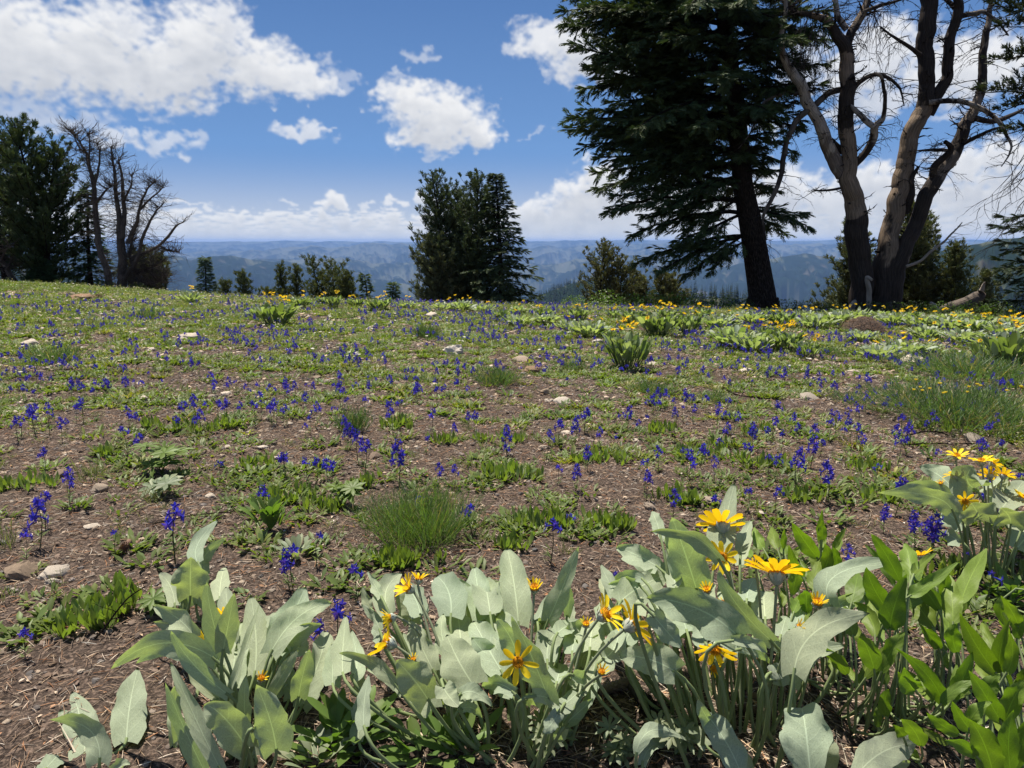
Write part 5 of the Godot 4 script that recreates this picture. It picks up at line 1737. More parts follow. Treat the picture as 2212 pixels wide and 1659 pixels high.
func make_far_balsamroots() -> void:
	rng.seed = 3100
	var kinds := []
	var heads := []
	for k in 4:
		var h := sunhead(10 + k, 0.9 - 0.1 * k, 3)
		heads.append(joined([joined(h[0]), h[1], h[2]]).mesh(M.petal))
	for k in 6:
		var g := Geo.new()
		var pale := k % 2 == 0
		for s in 74:
			var a := rnd(0, TAU)
			var o := sqrt(rng.randf())
			var up := lerpf(3.2, 0.85, o) * rnd(0.7, 1.3) if pale else lerpf(4.5, 1.7, o) * rnd(0.8, 1.3)
			var d := Vector3(cos(a), up, sin(a)).normalized()
			var l := rnd(0.11, 0.18)
			var st := rnd(0.08, 0.22)
			var base := Vector3(cos(a) * 0.05, 0, sin(a) * 0.05) * o * 2.0
			var col := vary(SAGE * 1.15 if rng.randf() < (0.85 if pale else 0.35) else Color(0.19, 0.25, 0.11), 0.15)
			g.tube(PackedVector3Array([base, base + d * st]), PackedFloat32Array([0.004, 0.003]), 3, Color(0.2, 0.25, 0.12))
			blade(g, base + d * st, d, Vector3(rnd(-0.5, 0.5), 1, rnd(-0.5, 0.5)), l, rnd(0.022, 0.036), rnd(-0.35, 0.1), rnd(0.1, 0.6), 3, 5, 3, col)
		kinds.append(g.mesh(M.green))
	# pixel of the foot, width and height in pixels, kind (even ones pale), flowers
	var list := [
		[595, 702, 100, 46, 1, 16], [645, 668, 60, 26, 1, 8], [722, 668, 40, 28, 1, 6], [700, 660, 36, 16, 3, 5], [820, 672, 80, 28, 1, 14], [770, 664, 44, 18, 3, 6], [412, 656, 44, 24, 0, 8], [1000, 672, 80, 24, 0, 8], [960, 672, 50, 20, 2, 5], [1045, 678, 50, 18, 0, 4], [1085, 695, 30, 26, 3, 0], [1120, 706, 70, 28, 2, 1], [1180, 702, 60, 24, 4, 0], [1175, 688, 50, 16, 1, 6], [1275, 728, 110, 38, 0, 4], [1230, 718, 60, 30, 2, 2], [1250, 692, 90, 26, 1, 10], [1355, 798, 120, 78, 3, 15], [1420, 726, 110, 50, 5, 18], [1490, 722, 70, 42, 1, 12], [1370, 700, 70, 30, 1, 8], [1580, 752, 90, 50, 0, 2], [1625, 760, 80, 44, 2, 4], [1700, 760, 80, 44, 1, 20], [1655, 748, 60, 40, 3, 10], [1740, 775, 60, 34, 5, 6], [1550, 712, 90, 34, 0, 4], [1620, 702, 90, 30, 2, 8], [1690, 705, 90, 30, 1, 8], [1760, 712, 70, 34, 0, 6], [1810, 706, 70, 34, 4, 3], [1850, 698, 60, 30, 0, 4], [1930, 706, 80, 28, 2, 8], [1990, 712, 70, 28, 0, 10], [2050, 716, 80, 28, 2, 8], [2110, 722, 80, 30, 4, 5], [2170, 730, 80, 30, 0, 4], [2000, 735, 70, 28, 0, 4], [2080, 745, 80, 32, 2, 3], [2150, 760, 80, 34, 4, 2], [1950, 772, 90, 34, 4, 6], [1900, 778, 70, 30, 2, 4], [2000, 770, 50, 30, 0, 3], [2185, 800, 110, 70, 1, 16], [2130, 792, 50, 44, 3, 7], [1440, 690, 60, 22, 1, 9], [1520, 690, 60, 24, 1, 9], [1330, 690, 60, 20, 1, 8], [1590, 690, 60, 20, 0, 5], [1670, 688, 60, 20, 1, 6], [1740, 690, 60, 20, 0, 5], [1810, 688, 60, 18, 1, 5], [1900, 690, 60, 18, 0, 6], [1970, 694, 70, 20, 1, 7], [2040, 698, 60, 20, 0, 5], [2120, 704, 60, 20, 1, 5], [2190, 708, 60, 20, 0, 4], [1860, 740, 50, 22, 2, 0], [2080, 690, 60, 16, 0, 4], [560, 690, 30, 16, 0, 0], [880, 668, 40, 16, 0, 3], [1120, 680, 40, 14, 0, 4]]
	for q in list:
		var c := on_ground(q[0], q[1])
		var far := EYE.distance_to(c)
		var w: float = clampf(q[2] / FPX * far / 0.44, 0.7, 3.0)
		var h: float = clampf(q[3] / FPX * far / 0.33, 0.5, 2.0)
		w = clampf(w * 0.9, h * 0.7, h * 1.5)
		var label := "%s%s balsamroot clump %s close to the %s" % ["wide " if q[2] > 85 else "small " if q[2] < 55 else "", "pale-leaved" if q[4] % 2 == 0 else "green", "without flowers" if q[5] == 0 else "with few flowers" if q[5] < 5 else "with many yellow flowers" if q[5] > 9 else "with yellow flowers", beside(c)]
		if q[0] == 1355:
			label = "upright green balsamroot clump in bloom above dense larkspur"
		elif q[0] == 595:
			label = "round green balsamroot clump in bloom below the sapling row"
		elif q[0] == 2185:
			label = "tall green balsamroot clump in bloom behind the widest feathery tuft"
		var t := thing("balsamroot_plant", c, label, "plant", "balsamroot clumps across the meadow" if label.contains(" close to ") else "")
		var x := Basis(Vector3.UP, rnd(0, TAU))
		var f := Vector3(w, h, w)
		part(t, "foliage", kinds[q[4]], Transform3D(Basis.from_scale(f) * x, Vector3.ZERO))
		for k in int(ceil(q[5] * (0.8 if q[0] in [1355, 595, 2185] else 0.5))):
			var a := rnd(0, TAU)
			var o := sqrt(rng.randf()) * 0.17
			var up := rnd(0.32, 0.46)
			var at := Vector3(cos(a) * o * w, up * h, sin(a) * o * w)
			part(t, "flower", heads[rng.randi() % 4], Transform3D(facing(Vector3(rnd(-1, 1), rnd(-0.6, 0.6), rnd(-1, 1)), Vector3(rnd(-0.7, 0.7), 1, rnd(-0.9, 0.3))).scaled(Vector3.ONE * rnd(0.055, 0.08)), at))
	# leafy shrubs about the feet of the trees
	var leafy := []
	for k in 3:
		var g := Geo.new()
		for s in 420:
			var a := rnd(0, TAU)
			var o := sqrt(rng.randf())
			var at := Vector3(cos(a) * o * 0.5, rnd(0.1, 1.0) * sqrt(1.0 - o * o * 0.8) * 0.5, sin(a) * o * 0.5)
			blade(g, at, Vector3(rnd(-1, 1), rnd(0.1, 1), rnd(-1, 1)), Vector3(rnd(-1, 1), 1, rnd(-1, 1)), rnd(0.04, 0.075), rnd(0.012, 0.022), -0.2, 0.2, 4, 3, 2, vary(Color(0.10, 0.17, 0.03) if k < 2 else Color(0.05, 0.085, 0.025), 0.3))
		for s in 14:
			var a := rnd(0, TAU)
			g.tube(PackedVector3Array([Vector3(cos(a) * 0.1, 0, sin(a) * 0.1), Vector3(cos(a) * 0.3, 0.4, sin(a) * 0.3)]), PackedFloat32Array([0.006, 0.003]), 3, Color(0.09, 0.07, 0.05))
		leafy.append(g.mesh(M.green))
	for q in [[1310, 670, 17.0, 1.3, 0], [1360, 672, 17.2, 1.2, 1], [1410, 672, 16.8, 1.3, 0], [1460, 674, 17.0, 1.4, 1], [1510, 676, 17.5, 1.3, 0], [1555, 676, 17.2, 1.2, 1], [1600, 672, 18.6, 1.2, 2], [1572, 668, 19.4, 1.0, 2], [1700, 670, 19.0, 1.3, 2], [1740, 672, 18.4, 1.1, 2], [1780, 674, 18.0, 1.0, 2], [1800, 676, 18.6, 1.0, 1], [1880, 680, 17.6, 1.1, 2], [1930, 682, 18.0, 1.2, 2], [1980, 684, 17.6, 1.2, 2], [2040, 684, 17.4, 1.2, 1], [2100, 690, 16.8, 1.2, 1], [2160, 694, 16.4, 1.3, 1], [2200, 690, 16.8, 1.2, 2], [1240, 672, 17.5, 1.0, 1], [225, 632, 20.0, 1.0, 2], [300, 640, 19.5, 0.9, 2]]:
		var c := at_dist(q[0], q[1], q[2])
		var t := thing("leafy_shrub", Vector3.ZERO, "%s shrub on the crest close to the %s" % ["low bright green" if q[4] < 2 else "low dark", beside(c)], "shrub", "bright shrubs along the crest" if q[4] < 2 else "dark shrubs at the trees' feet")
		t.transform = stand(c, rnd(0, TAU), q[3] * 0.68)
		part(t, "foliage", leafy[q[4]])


# ---------------------------------------------------------------- the big plants close by

var ZA := [0.0, 1900.0, 1.4157]      # crops of the photograph that the outlines were read from: corner and scale
var ZB := [1350.0, 1900.0, 1.4157]
var ZC := [2696.0, 1750.0, 1.255]
var ZE := [2400.0, 1900.0, 2.011]


func seen(z: Array, x: float, y: float, d: float) -> Vector3:
	return snag_px([x, y], z, d)


# a leaf blade from its stalk's end over its middle to its tip, w half as wide as it shows; turned by roll about its length
func big_leaf(t: Node3D, root: Vector3, b: Vector3, m: Vector3, e: Vector3, w: float, roll: float, kind: int, col: Color, mat: Material, stalk_w := 0.0036) -> void:
	var rows := 17
	var cols := 9
	var p := PackedVector3Array()
	var uvs := PackedVector2Array()
	var l := b.distance_to(m) + m.distance_to(e)
	var wave := rnd(0, TAU)
	var amp := rnd(0.12, 0.32) * w
	var cup := rnd(-0.1, 0.55)
	var nibble := rng.randi() % 1000
	var hang := rnd(-0.10, 0.06) * l
	for r in rows:
		var t0 := float(r) / (rows - 1)
		var mid := bend(b, m, e, t0) + Vector3(0, hang * t0 * t0 * t0, 0)
		var d := (bend(b, m, e, minf(t0 + 0.03, 1.0)) - bend(b, m, e, maxf(t0 - 0.03, 0.0))).normalized()
		var view := (EYE - mid).normalized()
		var side := d.cross(view).normalized()
		var face := side.cross(d)
		var a := roll * lerpf(0.7, 1.15, t0)
		var s2 := side * cos(a) + face * sin(a)
		var n2 := face * cos(a) - side * sin(a)
		var ww := w * outline(kind, t0) * (1.0 + 0.06 * sin(t0 * 11.0 + wave) + 0.10 * fine.get_noise_1d(t0 * 120.0 + nibble * 7.0))
		for c in cols:
			var u := 2.0 * c / (cols - 1) - 1.0
			var edge := 1.0 + 0.2 * fine.get_noise_2d(t0 * 190.0 + nibble * 9.0, u * 40.0 + (400.0 if u > 0 else 0.0)) * absf(u)
			var back := -0.5 * ww * pow(absf(u), 1.5) * smooth(0.25, 0.0, t0) if kind == 3 else 0.0   # lobes either side of the stalk
			var ripple := amp * (sin(t0 * 12.0 + wave + (1.7 if u > 0 else 0.0)) + 1.2 * fine.get_noise_2d(t0 * 160.0 + nibble, u * 60.0)) * absf(u) * sin(PI * t0)
			p.append(mid + s2 * u * ww * edge * (1.0 - 0.12 * cup * u * u) + n2 * (cup * ww * (absf(u) * 0.35 + u * u * 0.65) + ripple) + d * back)
			uvs.append(Vector2(u * 0.5 + 0.5, t0))
	var g := Geo.new()
	g.sheet(rows, cols, p, uvs, col)
	var at := Transform3D(Basis(), -t.position)
	g.v = at * g.v
	var o := part(t, "leaf", g.mesh(mat))
	if stalk_w > 0:
		var s := Geo.new()
		var into := (bend(b, m, e, 0.05) - b).normalized()
		var q := b - into * root.distance_to(b) * 0.35
		q.y = maxf(q.y, root.y + 0.3 * (b.y - root.y))
		limb(s, root, (root + b) * 0.25 + q * 0.5, b + into * l * 0.04, stalk_w * 1.25, stalk_w * 0.8, 7, Color(0.20, 0.26, 0.12), 8)
		s.v = at * s.v
		part(o, "stalk", s.mesh(M.stalk))


func big_plant(label: String, rx: float, ry: float, z0: Array, d0: float, list: Array, lance := false) -> Node3D:
	var px: float = (z0[0] + rx / z0[2]) / 1.8517
	var py: float = (z0[1] + ry / z0[2]) / 1.8517
	var root := at_dist(px, py, d0)
	root.y = ground_h(root.x, root.z) - 0.01
	var t := thing("lance_leaved_plant" if lance else "balsamroot_plant", root, label, "plant")
	var more := []
	if true:
		for q in list:   # smaller leaves behind and between those that stand out
			if rng.randf() < 0.95 and q[8] < 2.0:
				var dx := rnd(-60, 60)
				var dy := rnd(10, 90)
				var k := rnd(0.6, 0.95)
				more.append([q[0], q[1] + dx, q[2] + dy, q[1] + dx + (q[3] - q[1]) * k, q[2] + dy + (q[4] - q[2]) * k, q[1] + dx + (q[5] - q[1]) * k + rnd(-30, 30), q[2] + dy + (q[6] - q[2]) * k, maxf(q[7] * k, 24.0) * (0.75 if lance else 1.0), q[8] + rnd(0.03, 0.12), rnd(0.0, 0.16), rnd(-0.5, 0.6)])
	for q in list + more:   # crop, stalk end, middle, tip, half width, distance, how the tip leans back, roll, tone
		var z: Array = q[0]
		var d: float = q[8]
		var lean: float = q[9]
		var b := seen(z, q[1], q[2], d)
		var m := seen(z, q[3], q[4], d + lean * 0.42)
		var e := seen(z, q[5], q[6], d + lean)
		var roll: float = q[10]
		var w: float = q[7] / z[2] / 1.8517 / FPX * d * (1.2 if lance else 1.3) / maxf(cos(roll), 0.3)
		var f := root + Vector3(clampf((b.x - root.x) * 0.6, -0.25, 0.25) + rnd(-0.03, 0.03), 0, clampf((b.z - root.z) * 0.6, -0.2, 0.2) + rnd(-0.02, 0.02))
		f.y = ground_h(f.x, f.z) - 0.01
		if lance:
			f = root + Vector3(clampf((b.x - root.x) * 0.75, -0.4, 0.4), 0, rnd(-0.04, 0.04))
			f.y = ground_h(f.x, f.z) - 0.01
			big_leaf(t, f, b, m, e, w, roll, 1, vary(Color(0.25, 0.37, 0.07), 0.18), M.fresh, 0.0026)
		else:
			big_leaf(t, f, b, m, e, w, roll, q[11] if q.size() > 11 else 3, vary(Color(0.52, 0.615, 0.44), 0.13), M.sage)
	return t


# a flower head: crop, place, distance, the way it faces, diameter, petals, how open
func big_flower(t: Node3D, z: Array, x: float, y: float, d: float, face: Vector3, size: float, n: int, open: float, root_off := Vector3.ZERO) -> void:
	var at := seen(z, x, y, d)
	var h := sunhead(n, open, 6)
	var b := facing(face.cross(Vector3(0.3, 0.1, 0.9)).normalized(), face)
	var o := Node3D.new()
	o.name = "flower"
	o.transform = Transform3D(b.scaled(Vector3.ONE * size), at - t.position)
	t.add_child(o, true)
	for q: Geo in h[0]:
		part(o, "petal", q.mesh(M.petal))
	part(o, "disc", (h[1] as Geo).mesh(M.disc))
	part(o, "bracts", (h[2] as Geo).mesh(M.stalk))
	var s := Geo.new()
	var root := t.position + Vector3(clampf((at.x - t.position.x) * 0.55, -0.2, 0.2), 0, rnd(-0.05, 0.05)) + root_off
	root.y = ground_h(root.x, root.z) - 0.01
	var neck := at - face.normalized() * size * 0.20
	limb(s, root, (root + neck) * 0.5 - face.normalized() * size * 0.4 + Vector3(0, 0.03, 0), neck, 0.0034, 0.0028, 7, Color(0.24, 0.28, 0.17), 10)
	s.v = Transform3D(b.scaled(Vector3.ONE * size), at).affine_inverse() * s.v
	for k in s.n.size():
		s.n[k] = (b.inverse() * s.n[k]).normalized()
	part(o, "stalk", s.mesh(M.stalk))


func make_big_plants() -> void:
	rng.seed = 5150
	var p := 0.19   # tip leaning back: sunlit from above
	var g := -0.01  # upright: the light comes through
	var m := 0.10
	var t := big_plant("few-leaved pale balsamroot in bare needle litter", 560, 1690, ZA, 1.20, [
		[ZA, 480, 1600, 462, 1410, 405, 1215, 82, 1.22, p, 0.1], [ZA, 716, 1510, 735, 1300, 780, 1065, 82, 1.24, p, -0.1], [ZA, 565, 1625, 500, 1440, 285, 1415, 55, 1.14, m, 0.75], [ZA, 250, 1670, 320, 1590, 385, 1500, 48, 1.13, p, 0.3], [ZA, 640, 1670, 690, 1640, 740, 1632, 26, 1.1, g, 0.5]])
	t = big_plant("pale balsamroot behind the litter with one glowing leaf", 1045, 790, ZA, 1.72, [
		[ZA, 1125, 500, 1120, 390, 1240, 250, 36, 1.74, p, 0.3], [ZA, 1078, 690, 1078, 570, 1080, 447, 74, 1.70, g, 0.1], [ZA, 990, 740, 962, 620, 892, 520, 36, 1.71, p, 0.4], [ZA, 1245, 700, 1250, 600, 1270, 490, 42, 1.66, p, 0.2], [ZA, 1030, 700, 1015, 650, 1000, 610, 30, 1.73, m, 0.5]])
	t = big_plant("spreading balsamroot with upright green and pale arching leaves", 1330, 1630, ZA, 1.27, [
		[ZA, 1115, 945, 1020, 820, 860, 720, 52, 1.42, m, 0.5], [ZA, 1320, 960, 1290, 760, 1280, 640, 46, 1.44, p, 0.2], [ZA, 1440, 1130, 1450, 930, 1420, 690, 84, 1.38, p, 0.0], [ZA, 1330, 1210, 1330, 1020, 1372, 850, 66, 1.34, p, 0.1], [ZA, 1560, 1000, 1640, 830, 1735, 635, 88, 1.36, p, -0.1], [ZA, 1530, 1010, 1690, 800, 1882, 705, 66, 1.33, p, 0.2], [ZA, 1560, 880, 1556, 820, 1558, 772, 42, 1.42, p, 0.2], [ZA, 1720, 1240, 1812, 1030, 1838, 845, 72, 1.30, p, -0.3], [ZA, 1690, 1260, 1715, 1130, 1755, 985, 48, 1.26, g, -0.3], [ZA, 1530, 1245, 1610, 1110, 1692, 970, 30, 1.26, g, 0.5], [ZA, 1640, 1000, 1700, 960, 1690, 910, 46, 1.36, p, 0.3],
		[ZA, 1225, 1045, 930, 945, 622, 1052, 56, 1.24, 0.04, 0.5], [ZA, 1272, 1010, 1200, 800, 1168, 560, 44, 1.22, g, 0.4], [ZA, 1262, 1000, 1292, 850, 1326, 665, 50, 1.21, g, -0.1], [ZA, 1295, 1245, 1090, 1060, 965, 850, 40, 1.19, g, 0.3], [ZA, 1302, 1230, 1400, 950, 1472, 690, 15, 1.20, m, 0.9], [ZA, 1250, 1670, 1100, 1360, 960, 1030, 42, 1.13, m, 0.4], [ZA, 1400, 1545, 1270, 1370, 1150, 1268, 82, 1.13, g, 0.2], [ZA, 1565, 1560, 1530, 1390, 1452, 1198, 84, 1.12, g, -0.1], [ZA, 1392, 1400, 1384, 1270, 1392, 1110, 34, 1.17, g, 0.2], [ZA, 1015, 1500, 1000, 1300, 985, 1170, 30, 1.2, g, 0.5], [ZA, 1430, 1440, 1480, 1500, 1530, 1480, 30, 1.1, p, 0.6], [ZA, 1330, 1250, 1270, 1260, 1215, 1220, 40, 1.24, m, 0.3]])
	big_flower(t, ZA, 1160, 950, 1.40, Vector3(-0.9, 0.35, 0.3), 0.07, 9, 0.55)
	big_flower(t, ZA, 1262, 790, 1.45, Vector3(0.1, 0.9, -0.3), 0.06, 9, 0.4)
	big_flower(t, ZA, 1480, 1150, 1.20, Vector3(0.3, 0.8, 0.3), 0.05, 8, 0.0)
	t = big_plant("largest balsamroot, crowded with pale leaves and nodding flowers", 1030, 1560, ZB, 1.30, [
		[ZB, 300, 790, 275, 650, 365, 515, 56, 1.48, p, 0.2], [ZB, 640, 800, 630, 660, 558, 535, 92, 1.46, p, 0.0], [ZB, 835, 840, 800, 670, 775, 505, 72, 1.50, p, 0.1], [ZB, 865, 790, 850, 690, 830, 610, 78, 1.46, p, 0.0], [ZB, 1025, 850, 1000, 620, 960, 425, 86, 1.48, p, 0.0], [ZB, 1190, 830, 1265, 660, 1368, 408, 48, 1.46, 0.0, 0.4], [ZB, 1300, 800, 1312, 700, 1310, 610, 24, 1.48, g, 0.3], [ZB, 905, 740, 900, 670, 905, 600, 40, 1.52, m, 0.2], [ZB, 700, 960, 690, 860, 678, 755, 68, 1.38, p, 0.0], [ZB, 240, 880, 205, 810, 133, 738, 24, 1.45, m, 0.6], [ZB, 248, 690, 220, 640, 168, 545, 24, 1.5, m, 0.5], [ZB, 470, 800, 440, 700, 380, 620, 60, 1.42, p, 0.2], [ZB, 1130, 830, 1150, 780, 1250, 575, 26, 1.5, p, 0.5],
		[ZB, 545, 1110, 470, 960, 410, 820, 58, 1.32, m, 0.2], [ZB, 640, 1010, 590, 900, 600, 760, 40, 1.34, m, 0.5], [ZB, 935, 1120, 840, 950, 768, 785, 86, 1.29, p, 0.1], [ZB, 960, 980, 950, 860, 900, 770, 66, 1.34, p, 0.2], [ZB, 1190, 1060, 1205, 930, 1290, 820, 68, 1.33, p, 0.1], [ZB, 1240, 900, 1300, 850, 1385, 795, 44, 1.36, p, 0.3], [ZB, 770, 1190, 680, 1040, 618, 895, 98, 1.22, m, 0.1], [ZB, 1012, 1010, 975, 910, 898, 790, 58, 1.22, g, 0.1], [ZB, 1195, 1275, 1110, 1050, 985, 785, 66, 1.15, 0.02, 0.6], [ZB, 515, 1275, 425, 1150, 330, 1060, 86, 1.20, g, 0.0], [ZB, 335, 1195, 200, 1060, 5, 985, 32, 1.22, m, 0.7], [ZB, 600, 1200, 630, 1250, 690, 1312, 52, 1.18, -0.04, 0.2], [ZB, 700, 1240, 780, 1230, 880, 1300, 36, 1.17, 0.0, 0.5], [ZB, 1240, 1180, 1255, 1120, 1270, 1070, 56, 1.24, p, 0.2], [ZB, 1240, 1340, 1330, 1260, 1445, 1160, 42, 1.16, p, 0.5], [ZB, 1250, 1350, 1210, 1410, 1160, 1470, 36, 1.12, -0.04, 0.2], [ZB, 1120, 1250, 1190, 1260, 1250, 1290, 40, 1.14, 0.02, 0.4], [ZB, 1430, 990, 1440, 880, 1470, 790, 66, 1.36, p, 0.2], [ZB, 1330, 1130, 1400, 1160, 1470, 1150, 34, 1.22, m, 0.5], [ZB, 1390, 1240, 1450, 1120, 1570, 880, 26, 1.22, m, 0.7], [ZB, 30, 1130, 30, 1000, 48, 805, 56, 1.26, p, 0.2], [ZB, 152, 1430, 150, 1300, 178, 1110, 38, 1.13, m, 0.4], [ZB, 80, 1130, 110, 1060, 75, 860, 46, 1.3, p, 0.3], [ZB, 1000, 1230, 900, 1180, 820, 1210, 40, 1.2, m, 0.3], [ZB, 1330, 1010, 1350, 930, 1420, 870, 50, 1.34, p, 0.3]])
	big_flower(t, ZB, 400, 640, 1.42, Vector3(-0.7, 0.6, 0.1), 0.085, 10, 0.55)
	big_flower(t, ZB, 460, 590, 1.44, Vector3(0.1, 0.9, -0.4), 0.065, 9, 0.3)
	big_flower(t, ZB, 300, 810, 1.38, Vector3(-0.9, -0.1, 0.3), 0.07, 9, 0.3)
	big_flower(t, ZB, 285, 950, 1.30, Vector3(-0.85, 0.35, -0.1), 0.10, 8, 0.75)
	big_flower(t, ZB, 1115, 640, 1.44, Vector3(0.05, 1.0, 0.1), 0.075, 11, 0.12)
	big_flower(t, ZB, 1515, 790, 1.28, Vector3(0.65, 0.6, 0.1), 0.10, 9, 0.7)
	big_flower(t, ZB, 1670, 850, 1.24, Vector3(0.8, 0.25, -0.35), 0.10, 11, 0.9)
	big_flower(t, ZB, 1020, 1058, 1.12, Vector3(0.1, 0.35, 0.9), 0.075, 8, 0.85)
	big_flower(t, ZB, 1408, 845, 1.33, Vector3(0.0, 1.0, 0.1), 0.055, 10, 0.0)
	big_flower(t, ZB, 1495, 1115, 1.17, Vector3(0.2, 0.9, 0.3), 0.05, 9, 0.05)
	big_flower(t, ZB, 430, 1045, 1.24, Vector3(-0.1, 1.0, 0.1), 0.04, 8, 0.0)
	t = big_plant("tallest balsamroot with huge pale wavy leaves and a wide yellow flower", 430, 1540, ZC, 1.32, [
		[ZE, 930, 640, 990, 420, 1085, 68, 92, 1.50, p, 0.1], [ZE, 1130, 640, 1160, 500, 1222, 325, 50, 1.54, p, 0.2], [ZE, 480, 460, 450, 360, 412, 268, 42, 1.56, m, 0.3], [ZE, 780, 930, 690, 640, 580, 290, 125, 1.46, g, 0.0], [ZE, 470, 740, 300, 640, 128, 545, 78, 1.52, p, 0.1], [ZE, 350, 840, 230, 800, 72, 826, 40, 1.40, p, 0.3], [ZE, 160, 1020, 330, 890, 590, 740, 110, 1.38, p, 0.1], [ZE, 120, 960, 70, 860, 0, 730, 50, 1.46, p, 0.3], [ZE, 1180, 1010, 1200, 910, 1250, 825, 62, 1.44, p, 0.0], [ZE, 1330, 1160, 1320, 1020, 1320, 875, 95, 1.42, p, 0.0], [ZE, 1230, 1290, 1270, 1250, 1340, 1230, 44, 1.36, p, 0.2],
		[ZE, 965, 690, 740, 490, 408, 447, 52, 1.27, 0.05, 0.55], [ZE, 1385, 1340, 1090, 1020, 960, 715, 62, 1.18, 0.03, 0.55], [ZE, 1115, 1300, 760, 1070, 372, 1030, 140, 1.14, 0.10, 0.15], [ZE, 430, 1130, 540, 1260, 660, 1395, 72, 1.13, -0.02, 0.1], [ZE, 605, 1580, 400, 1480, 150, 1420, 120, 1.20, 0.05, 0.2], [ZE, 1560, 1600, 1740, 1260, 2170, 1155, 118, 1.12, 0.14, 0.25], [ZE, 1060, 1330, 1240, 1360, 1345, 1430, 40, 1.13, 0.02, 0.4], [ZC, 800, 860, 815, 690, 1150, 625, 46, 1.36, 0.1, 0.5], [ZE, 20, 1480, 120, 1380, 150, 1200, 90, 1.24, m, 0.2],
		[ZE, 520, 1260, 480, 1110, 430, 980, 85, 1.30, p, 0.0], [ZE, 700, 1260, 655, 1130, 600, 1010, 85, 1.32, p, 0.2], [ZE, 880, 1010, 860, 910, 810, 820, 60, 1.38, p, 0.1], [ZE, 1010, 1010, 1010, 900, 1050, 800, 55, 1.42, p, 0.2], [ZE, 300, 1130, 260, 1010, 205, 890, 80, 1.34, p, -0.1], [ZE, 620, 910, 600, 810, 650, 690, 66, 1.42, p, 0.2], [ZE, 1150, 1260, 1105, 1150, 1080, 1050, 70, 1.34, m, 0.1], [ZE, 200, 1360, 250, 1240, 320, 1130, 80, 1.30, p, 0.2], [ZE, 1450, 1300, 1480, 1190, 1500, 1090, 60, 1.34, p, 0.1], [ZE, 1560, 1240, 1600, 1130, 1640, 1040, 50, 1.36, m, 0.2], [ZE, 1700, 1360, 1690, 1240, 1650, 1130, 60, 1.32, g, 0.1], [ZE, 850, 1350, 820, 1270, 860, 1180, 70, 1.22, m, 0.2], [ZE, 60, 1180, 40, 1080, 60, 960, 70, 1.38, p, 0.2],
		[ZC, 690, 1760, 665, 1500, 640, 1370, 108, 1.02, m, 0.1, 4], [ZC, 900, 1720, 1050, 1580, 1212, 1560, 74, 1.00, p, 0.1, 4], [ZC, 350, 1720, 270, 1540, 160, 1360, 64, 1.06, m, 0.3, 4], [ZB, 1690, 1585, 1790, 1440, 1995, 1492, 36, 1.10, 0.06, 0.5, 1], [ZC, 220, 1480, 160, 1400, 118, 1320, 36, 1.15, g, 0.3, 1], [ZC, 480, 1180, 540, 1170, 600, 1150, 34, 1.2, p, 0.2]])
	big_flower(t, ZC, 515, 680, 1.30, Vector3(0.15, 0.75, -0.55), 0.125, 14, 0.85)
	big_flower(t, ZC, 245, 600, 1.40, Vector3(-0.55, 0.35, 0.75), 0.08, 10, 0.8)
	big_flower(t, ZC, 240, 440, 1.58, Vector3(0.1, 0.5, -0.8), 0.12, 12, 0.95)
	big_flower(t, ZC, 165, 765, 1.34, Vector3(-0.25, 0.95, 0.1), 0.06, 10, 0.1)
	big_flower(t, ZC, 720, 830, 1.24, Vector3(0.1, 1.0, 0.1), 0.07, 12, 0.05)
	big_flower(t, ZC, 632, 950, 1.20, Vector3(0.5, 0.7, 0.2), 0.05, 9, 0.0)
	big_flower(t, ZC, 205, 1060, 1.18, Vector3(-0.2, -0.35, 0.6), 0.085, 9, 0.8)
	big_flower(t, ZC, 200, 1160, 1.24, Vector3(0.2, 0.3, 0.9), 0.055, 8, 0.1)
	big_flower(t, ZC, 250, 830, 1.36, Vector3(0.0, 1.0, 0.0), 0.045, 8, 0.0)
	big_flower(t, ZC, 400, 640, 1.36, Vector3(-0.5, 0.8, 0.1), 0.05, 9, 0.15)
	big_flower(t, ZC, 1240, 590, 1.75, Vector3(-0.1, 0.9, -0.4), 0.07, 9, 0.7)
	t = big_plant("balsamroot with a bunch of open yellow flowers beside larkspur", 1640, 670, ZC, 2.12, [
		[ZC, 1400, 372, 1280, 292, 1020, 284, 42, 2.05, 0.05, 0.4], [ZC, 1410, 335, 1300, 262, 1160, 236, 42, 2.15, p, 0.3], [ZC, 1400, 262, 1335, 190, 1232, 124, 44, 2.2, p, 0.3], [ZC, 1505, 255, 1470, 205, 1500, 143, 72, 2.1, g, 0.1], [ZC, 1535, 415, 1520, 372, 1490, 330, 70, 2.02, g, 0.0], [ZC, 1690, 435, 1680, 392, 1640, 345, 64, 2.0, g, 0.1], [ZC, 1650, 270, 1605, 235, 1590, 205, 56, 2.15, p, 0.1], [ZC, 1640, 360, 1700, 290, 1757, 220, 52, 2.05, p, 0.3], [ZC, 1740, 470, 1760, 420, 1790, 370, 60, 2.0, m, 0.1], [ZC, 1450, 430, 1400, 400, 1330, 330, 50, 2.15, p, 0.3], [ZC, 1720, 560, 1770, 500, 1850, 420, 60, 2.05, m, 0.2], [ZC, 1590, 330, 1620, 300, 1640, 260, 40, 2.18, p, 0.3], [ZC, 1440, 520, 1400, 500, 1370, 480, 34, 2.1, m, 0.3]])
